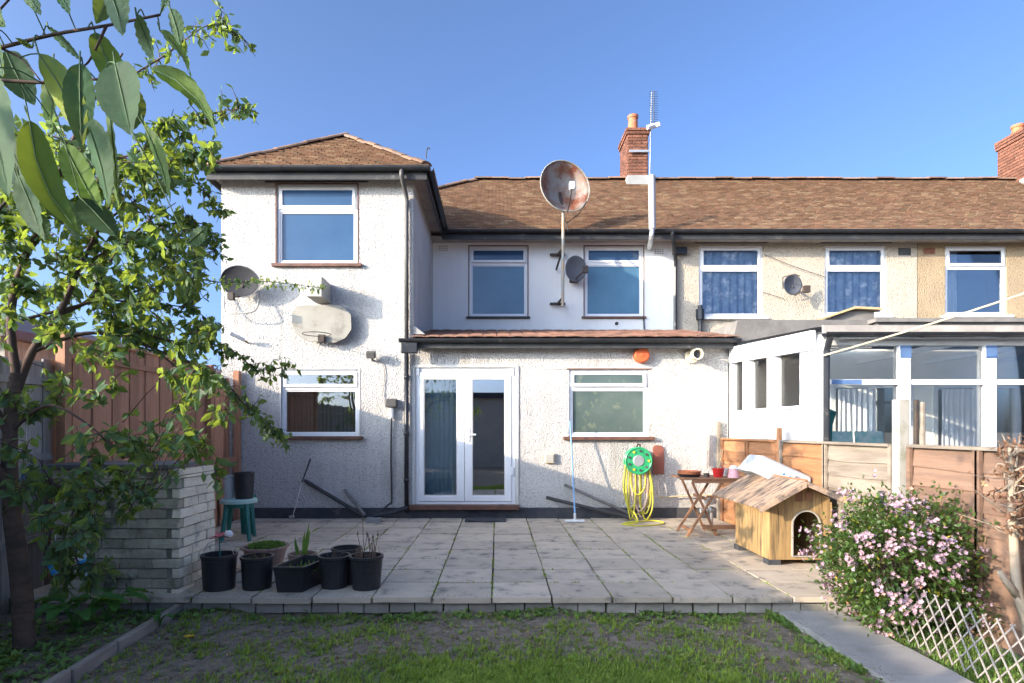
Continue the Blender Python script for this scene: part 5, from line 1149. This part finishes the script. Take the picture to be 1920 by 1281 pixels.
def apple():
    t=thing('fruit_tree',(-3.18,3.94,-.13),'leafy fruit tree with a slim brown trunk at the left edge of the garden','tree')
    b=MB()
    trunk=[P(46,1225,3.94),P(42,1120,3.94),P(32,1030,3.94),P(22,960,3.95),P(18,880,3.97),P(20,800,4.0),P(30,700,4.05)]
    tp=smoothpts(trunk,3); b.tube(tp,[.066-.030*i/len(tp) for i in range(len(tp))],12,caps=False)
    b.tube(smoothpts([P(15,915,3.95),P(-20,860,3.85),P(-60,780,3.8)],3),[.045,.04,.036,.033,.03,.028,.026],8,caps=False); b.build('trunk','bark',t,smooth=True)
    limbs=[([(25,750,4.03),(60,660,4.1),(110,590,4.15),(150,500,4.2),(190,420,4.25),(230,330,4.3)],.032),
     ([(30,700,4.05),(20,600,4.1),(40,500,4.1),(90,400,4.0),(120,300,3.9),(180,180,3.8),(230,100,3.7)],.030),
     ([(110,590,4.15),(170,560,4.3),(200,500,4.4),(260,430,4.5),(330,380,4.6)],.016),
     ([(60,660,4.1),(160,625,4.2),(260,640,4.3),(330,690,4.4),(380,760,4.5)],.016),
     ([(20,810,4.0),(90,760,3.9),(170,800,3.9),(230,860,3.9)],.014),
     ([(20,820,3.98),(-40,700,3.9),(-60,560,3.9),(-20,420,3.9),(60,330,3.9)],.028),
     ([(40,600,4.1),(200,560,4.3),(250,548,4.5),(345,522,4.8),(420,530,5.2),(500,528,5.6),(600,540,6.0)],.011),
     ([(200,600,4.2),(320,640,4.4),(420,650,4.7),(480,690,4.9),(535,690,5.1)],.008),
     ([(250,640,4.3),(400,700,4.5),(460,760,4.6),(500,790,4.7),(530,825,4.8)],.009),
     ([(180,180,3.8),(300,110,3.8),(395,45,3.8),(452,68,3.8)],.007),
     ([(120,300,3.9),(250,290,3.9),(330,225,3.9),(400,212,3.9),(468,200,3.9)],.008),
     ([(190,420,4.25),(300,350,4.3),(370,345,4.4),(410,400,4.4)],.009),
     ([(150,500,4.2),(280,430,4.3),(380,420,4.4),(405,470,4.4)],.009),
     ([(90,400,4.0),(200,340,4.0),(300,300,4.0),(392,290,4.0)],.008),
     ([(20,940,3.95),(80,900,3.8),(150,930,3.75),(230,905,3.75),(280,930,3.75)],.009),
     ([(170,560,4.3),(290,570,4.4),(360,580,4.5),(400,610,4.5)],.008)]
    b=MB(); LP=[];RL=[]
    for L_,r0 in limbs:
        pp=smoothpts([P(*q) for q in L_],5); m=len(pp); b.tube(pp,[max(r0*(1-.85*i/m),.0025) for i in range(m)],6,caps=False)
        LP+=pp; RL.append(pp)
    LV=MB(); TW=MB()
    def twig(s_,e,nl,Ls=(.045,.085)):
        mid=(s_+e)/2+Vector((0,0,.25*(e-s_).length*U(0,.4)))+rv()*.02; TW.tube([s_,mid,e],[.004,.003,.0015],3,caps=False)
        for j in range(nl):
            u=U(.15,1); q=s_.lerp(mid,u*2) if u<.5 else mid.lerp(e,u*2-1)
            LV.tt=random.betavariate(1.1,1.7); ln=U(*Ls); leaf(LV,q+rv()*.012,rv(-.9),rv(.3),ln,ln*U(.45,.6))
    # leaves right along the thin branches
    for i in (6,7,8,9,10,11,12,13,14,15):
        pp=RL[i]; m=len(pp)
        for k,p in enumerate(pp):
            if k<m*.25 and i in(6,): continue
            if i==6:
                for j in range(13): LV.tt=U(0,.6); ln=U(.035,.065); leaf(LV,p+rv()*.04+(pp[min(k+1,m-1)]-p)*U(0,1),rv(-1.0),rv(),ln,ln*.45)
            else:
                for j in range(3 if i in(9,10) else 3): 
                    e=p+rv(-.3)*U(.05,.15); twig(p,e,U(4,8).__int__(),(.04,.075))
    polys=[([(0,400),(110,310),(200,330),(300,370),(390,430),(380,520),(330,560),(400,610),(430,680),(400,700),(300,640),(200,620),(0,640)],105,(3.7,4.9)),
           ([(0,640),(200,620),(300,640),(400,700),(430,800),(420,880),(350,900),(250,850),(330,780),(250,740),(130,760),(0,800)],26,(3.6,4.6)),
           ([(130,840),(250,800),(440,800),(430,890),(330,880),(200,895)],10,(3.6,4.4)),
           ([(0,800),(130,760),(220,900),(310,985),(220,1010),(130,1000),(100,940),(0,960)],9,(3.4,3.9)),
           ([(60,880),(240,880),(300,980),(200,1010),(60,1000)],2,(3.3,3.7)),
           ([(0,200),(90,210),(210,320),(110,330),(0,420)],30,(3.4,4.4)),
           ([(230,330),(260,270),(310,220),(390,250),(380,300),(300,330)],16,(3.7,4.3)),
           ([(-300,150),(0,150),(0,900),(-300,800)],30,(3.2,4.8)),
           ([(90,960),(200,960),(190,1090),(110,1080)],10,(3.5,3.8))]
    for poly,n_,(ya,yb) in polys:
        xs=[p[0] for p in poly];yy=[p[1] for p in poly];c_=0
        while c_<n_:
            x,y=U(min(xs),max(xs)),U(min(yy),max(yy))
            if not inside(poly,x,y): continue
            e=P(x,y,U(ya,yb)); s_=min(LP,key=lambda q:(q-e).length_squared)
            d=(e-s_).length
            if d>.55: s_=e+(s_-e)*(.55/d)
            twig(s_,e,5,(.06,.105))
            for j in range(5):
                e2=e+rv(-.4)*U(.06,.17); twig(e,e2,4,(.06,.105))
            c_+=1
    b.build('branches','twig',t,smooth=True); TW.build('twigs','twig',t,kind='stuff'); LV.build('crown','leaf',t,kind='stuff')
apple()
# large near cherry leaves
def bigleaf(par,base,tip,wd,m='bigleaf',curl=.0,roll=0.,bend=.12):
    base=Vector(base);tip=Vector(tip);d=tip-base;L=d.length;d.normalize()
    view=Vector((0,-1,0)); n_=(view-d*view.dot(d)).normalized(); n_=Matrix.Rotation(roll,3,d)@n_; s_=d.cross(n_).normalized()
    NU,NV=26,4; vs=[];fs=[]
    for i in range(NU+1):
        t=i/NU; w_=wd*.5*(math.sin(math.pi*min(t*1.0,1)**.78)**.75)*(1-.25*t)*1.12 if 0<t<1 else 0
        if t>.86: w_*=.85
        for j in range(-NV,NV+1):
            f=j/NV; ser=(1+.02*((i%2)*2-1)) if abs(j)==NV else 1
            zz=abs(f)*w_*.22*(1 if curl>=0 else -1)+.0012*math.sin(i*1.6+abs(f)*4)*abs(f)
            vs.append(base+d*L*t+s_*(w_*f*ser+curl*L*math.sin(math.pi*t)*.25)+n_*(zz-bend*L*math.sin(t*2.2)*.4)+s_*0)
    a=2*NV+1
    for i in range(NU):
        for j in range(a-1): fs.append((i*a+j,i*a+j+1,(i+1)*a+j+1,(i+1)*a+j))
    b=MB(); b.add(vs,fs); o=b.build('leaf',m,par,smooth=True)
    b=MB(); b.tube([base-d*L*.1+Vector((0,0,.006)),base+d*L*.0,]+[base+d*L*t-n_*bend*L*math.sin(t*2.2)*.4+n_*.001+s_*curl*L*math.sin(math.pi*t)*.25 for t in (.3,.6,.9)],[.0014,.0014,.0012,.0008,.0004],5); b.build('midrib','leafrib',o)
M['bigleaf_lit']=mat('leaf cherry sunlit',(.32,.38,.03),(.05,.12,.05),rough=.6,spec=.25,trans=.5,vs=16)  # sunlight shining through the leaf, put into its yellow colour
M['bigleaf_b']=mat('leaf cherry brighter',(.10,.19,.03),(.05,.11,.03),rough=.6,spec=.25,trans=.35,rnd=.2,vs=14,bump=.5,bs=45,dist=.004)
def cherry():
    t=thing('cherry_tree',(-2.3,.6,-.13),'overhanging tree branch with very large dark drooping leaves close at top left','tree')
    b=MB(); b.tube(smoothpts([(-2.3,.6,-.2),(-2.28,.65,.8),(-2.2,.7,1.6),(-1.9,.8,2.1),(-1.4,.9,2.2)],4),[.09-.004*i for i in range(17)],8); b.build('trunk','bark',t,smooth=True)
    br=[[(-1.4,.9,2.2),P(-150,130,.95),P(0,90,.95),P(100,65,.95),P(200,48,.93),P(300,28,.92)],[(-1.5,.87,2.18),P(-120,150,.95),P(0,151,.95),P(90,155,.95),P(190,148,.93)],[P(0,90,.95),P(40,110,.96),P(75,150,.95)],[P(200,48,.93),P(170,110,.95),P(155,125,.95)],[P(-150,130,.95),P(-40,60,1.0),P(40,-20,1.0),P(150,-60,1.0),P(300,-60,1.0)]]
    BP=[]
    for l in br:
        b=MB(); pp=smoothpts(l,4); BP+=smoothpts(l,14); r0=.0042 if l[0][0]<-1.2 else .0022; b.tube(pp,[r0*(1-i/len(pp)*.55) for i in range(len(pp))],6); b.build('twig','twig',t,smooth=True)
    b=MB()
    for k in range(620):
        p=Vector((U(-3.2,-1.12),U(-.2,1.05),U(1.7,3.2)))
        if math.sin(p.x*4)*math.sin(p.y*5+1)*math.sin(p.z*5)<-.05: continue
        b.tt=0; b.tt=U(0,1); ln=U(.09,.14); leaf(b,p,rv(-1.3),rv(),ln,ln*.48)
    b.build('crown','bigleaf',t,kind='stuff')  # unseen leaves added off-frame to shade the near leaves and dapple the fence
    LL=[((72,100),(137,262),72,.92,.0,.25),((150,118),(150,275),62,.93,.1,-.3),((215,118),(243,252),98,.90,.0,.1),((283,128),(385,258),44,.93,-.35,.7),((178,60),(245,185),56,.95,0,-.5),((256,30),(280,112),42,.9,0,.4),((300,58),(342,150),30,.93,-.2,.8),((318,16),(332,82),34,.9,0,.2),((196,-45),(222,62),66,.88,0,.2),((-35,130),(10,368),120,.85,.1,.15),((55,225),(152,425),66,.98,.2,-.4),((160,220),(200,388),66,1.0,-.1,.4),((270,236),(316,378),42,.96,-.1,.5),((92,55),(142,118),34,.97,0,.9),((10,95),(60,190),60,1.0,.1,-.3),((35,330),(62,440),60,1.0,0,.3),((92,-30),(120,22),40,.9,0,.6),((150,370),(218,440),52,1.03,0,-.4),((352,456),(388,424),36,1.0,0,0),((205,200),(214,392),46,1.02,.15,.6),((110,370),(135,450),44,1.03,0,.2),((20,-40),(62,22),38,.9,0,.3),((-20,60),(-5,140),60,.9,0,.3),((120,270),(190,400),50,1.05,.1,-.3),((0,250),(45,420),70,1.05,0,.5),((60,90),(30,70),14,.93,0,.4),((215,-30),(180,40),44,1.0,0,-.5),((70,400),(80,450),30,1.05,0,0),((-60,-20),(0,45),60,.9,0,.2),((325,-30),(300,20),30,.95,0,.3),((225,140),(252,240),60,1.0,-.1,-.5),((100,120),(90,250),60,1.02,0,.4)]
    def pet(p):
        q=min(BP,key=lambda v:(v-p).length_squared)
        if (q-p).length<.3: b=MB(); b.tube(smoothpts([q,(p+q)/2+Vector((0,0,.012)),p],3),.0011,5); b.build('leaf_stalk','leafrib',t)
    for li,(a,c_,w_,Y,cu,ro) in enumerate(LL): bigleaf(m='bigleaf_lit' if li==0 else ('bigleaf_b' if li in(3,4,6,10,12,19,23,28,31) else 'bigleaf'),par=t,base=P(*a,Y),tip=P(*c_,Y-.02),wd=w_*Y/F*U(.84,1.0),curl=cu+U(-.12,.12),roll=ro*1.3+U(-.15,.15),bend=U(.05,.38)); pet(P(*a,Y))
cherry()
def broad(name,c,n_,L,label,spread=.5,m='hosta'):
    t=thing(name,c,label,'plant')
    for k in range(n_):
        a=k*2.4+U(-.3,.3); d=Vector((math.cos(a)*spread,math.sin(a)*spread,1)).normalized(); s0=Vector(c); ln=L*U(.7,1.1); st=s0+d*ln*.8
        b=MB(); b.tube([s0,(s0+st)/2+Vector((0,0,.02)),st],.006,5); b.build('stalk',m,t)
        b=MB(); dd=(d+Vector((math.cos(a),math.sin(a),-.7))).normalized(); sd=dd.cross(Vector((0,0,1))).normalized(); nn=sd.cross(dd); vs=[];NU=8
        for i in range(NU+1):
            u=i/NU; w_=.42*ln*math.sin(math.pi*u**.7)**.8*.5 if 0<u<1 else 0
            for j in (-1,-.5,0,.5,1): vs.append(st+dd*ln*.75*u+sd*w_*j+nn*(abs(j)*w_*.4+.008*math.sin(i*2+j*3))-Vector((0,0,.5*ln*u*u*.5)))
        b.add(vs,[(i*5+j,i*5+j+1,(i+1)*5+j+1,(i+1)*5+j) for i in range(NU) for j in range(4)]); b.build('leaf',m,t,smooth=True)
broad('leafy_plant',(-3.05,4.25,-.13),10,.30,'bright green broad-leaved plant in front of the brick counter')
broad('leafy_plant',(-2.95,4.45,-.13),6,.26,'smaller bright leafy clump tight against the brick counter')
broad('seedling_plant',(-2.50,4.35,-.12),3,.14,'single pale green sprout by the top of the timber edging')
# hanging bottles and litter
for (px,py,Y,lb) in ((50,905,4.1,'clear plastic bottle with a blue label hanging beside the tree trunk, highest of three'),(104,1062,4.1,'crushed clear bottle with a blue label low in the bed left of the leafy plant'),(158,1055,4.3,'clear bottle with a small blue label just above the leafy plant')):
    c=P(px,py,Y); t=thing('plastic_bottle',c,lb,'bottle'); R_=Matrix.Rotation(U(-.4,.4),3,'Y')
    b=MB(); b.lathe([(0,-.13),(.038,-.13),(.042,-.10),(.038,0),(.042,.05),(.03,.10),(.014,.13),(.014,.15),(0,.15)],c,14,R=R_); b.build('bottle_body','bottle',t,smooth=True)
    b=MB(); b.lathe([(.0415,-.05),(.0415,.02)],c,14,R=R_); b.build('label','labelblue',t); b=MB(); b.tube([c+Vector((0,0,.14)),c+Vector((0,0,.5))],.002,4); b.build('string','white',t)
def ground_veg(name,m,n_,region,dens,hl,wl,label,blades=True,cat='grass',droop=.3):
    b=MB(); k=0; tries=0
    while k<n_ and tries<n_*30:
        tries+=1; x=U(region[0],region[1]); y=U(region[2],region[3])
        if random.random()>dens(x,y): continue
        z=gz(x,y)-.004; b.tt=random.random(); nb=random.randint(4,8)
        for j in range(nb):
            a=U(0,6.28); r_=U(0,.012); h_=U(*hl); p=Vector((x+r_*math.cos(a),y+r_*math.sin(a),z)); ln=Vector((math.cos(a),math.sin(a),0))
            if blades:
                w_=U(*wl); s_=Vector((-math.sin(a),math.cos(a),0))*w_; q=p+ln*h_*U(.15,.5)*droop*2+Vector((0,0,h_*.6)); e=p+ln*h_*U(.5,1.2)*droop*2+Vector((0,0,h_*U(.7,1)))
                b.add([p-s_,p+s_,q+s_*.8,q-s_*.8,e],[(0,1,2,3),(3,2,4)])
            else: leaf(b,p+Vector((0,0,h_*.3)),ln+Vector((0,0,U(.1,1.2))),Vector((0,0,1)),h_,h_*.5)
        k+=1
    o=b.build(name,m); return tag(o,label,cat,kind='stuff')
def nz(x,y): return .5+.5*math.sin(x*3.1+1.3*math.sin(y*2.7+x))*math.sin(y*4.3+1.1*math.sin(x*5.1))
def dl(x,y):
    core=math.exp(-(((x-.30)/1.15)**2)-(((y-3.15)/.60)**2)); return min(1,core*core*1.7+.02+.22*max(0,nz(x*1.7,y*1.5)-.5)*(1 if x>-2 else .5))
ground_veg('lawn_grass','grass',14000,(-2.45,2.2,2.6,4.62),dl,(.02,.055),(.0015,.0035),'patchy thin grass growing on the bare soil in the foreground')
ground_veg('clover_weeds','weed',8000,(-2.45,2.2,2.6,4.62),lambda x,y:min(1,dl(x,y)*.9),(.012,.028),(.002,.004),'low broad-leaved weeds mixed through the grass',blades=False,cat='weeds')
ground_veg('edge_weeds','weed',420,(-3.3,2.6,4.50,4.72),lambda x,y:.3+.7*(nz(x*1.5,y)>.6),(.02,.05),(.002,.004),'weeds growing along the foot of the patio edge',blades=False,cat='weeds')
ground_veg('path_weeds','weed',500,(2.14,2.26,1.6,4.6),lambda x,y:.2+.8*(nz(x*3,y*2)>.55),(.015,.045),(.002,.004),'small weeds along the left edge of the concrete path',blades=False,cat='weeds')
ground_veg('bed_weeds','weed',900,(-4.0,-2.6,3.0,4.5),lambda x,y:1 if x<-3.0 and y<3.75 else .25,(.02,.06),(.003,.006),'green ground cover round the foot of the fruit tree',blades=False,cat='ground cover')
ground_veg('verge_grass','weed',2600,(2.72,3.35,1.5,4.3),lambda x,y:.5+.5*nz(x*2,y*2),(.02,.07),(.002,.004),'green weeds and grass behind the lattice trellis',cat='grass')
ground_veg('dead_leaves','deadleaf',1900,(-4.0,2.2,2.6,4.60),lambda x,y:1 if x<-2.6 else .55,(.010,.028),(.002,.004),'scattered dead leaves and straw on the soil',blades=False,cat='leaf litter')
# moss in the joints
b=MB()
for k in range(3200):
    if random.random()<.72: xx=-.039+random.randint(-7,6)*SP+U(-.006,.006); yy=U(4.66,8.7)
    else: yy=4.65+random.choice((1,1,2,2,3,4))*SP+U(-.006,.006); xx=U(-3.5,3.2)
    if nz(xx*1.3+2,yy*1.1)<.42: continue
    b.tt=random.random()
    for j in range(3): leaf(b,Vector((xx+U(-.01,.01),yy+U(-.01,.01),-.012)),rv(1.4),rv(),U(.012,.03),.010)
tag(b.build('joint_moss','grass'),'moss and tiny weeds in the paving joints','moss',kind='stuff')
# soil clods and stones
b=MB()
for k in range(2600):
    x,y=U(-3.9,2.2),U(2.6,4.66); s_=U(.003,.013)*(1.5 if random.random()<.05 else 1); z=gz(x,y)
    o_=[Vector((x,y,z))+rv()*s_ for _ in range(2)]; b.tt=random.random()
    b.add([(x-s_,y,z),(x,y-s_*U(.6,1.2),z),(x+s_,y,z),(x,y+s_,z),(x,y,z+s_*U(.5,.9))],[(0,1,4),(1,2,4),(2,3,4),(3,0,4)])
for k in range(900):
    if k%2: x,y,z=2.225+abs(random.gauss(0,.05)),U(1.5,4.6),-.09
    else: x,y,z=U(-2.5,2.6),4.66+abs(random.gauss(0,.06)),.001
    s_=U(.002,.006); b.tt=random.random()
    b.add([(x-s_,y,z),(x,y-s_,z),(x+s_,y,z),(x,y+s_,z),(x,y,z+s_)],[(0,1,4),(1,2,4),(2,3,4),(3,0,4)])
tag(b.build('soil_crumbs','soil'),'loose crumbs of dark soil over the bare ground','soil crumbs',kind='stuff')
b=MB()
for k in range(90):
    x,y=U(-3.5,2.2),U(2.7,4.6); s_=U(.003,.009); z=gz(x,y)
    b.add([(x-s_,y,z),(x,y-s_,z),(x+s_,y,z),(x,y+s_,z),(x,y,z+s_)],[(0,1,4),(1,2,4),(2,3,4),(3,0,4)])
tag(b.build('pale_grit','litter'),'small pale stone chips scattered on the soil','grit',kind='stuff')
b=MB(); c=pt(354,1197,-.12); 
for k in range(6): leaf(b,c+Vector((0,0,.01)),Vector((math.cos(k),math.sin(k),.3)),Vector((0,0,1)),.04,.03)
tag(b.build('yellow_petals','yellowleaf'),'small bright yellow fallen flower on the soil near the timber edging','flower')
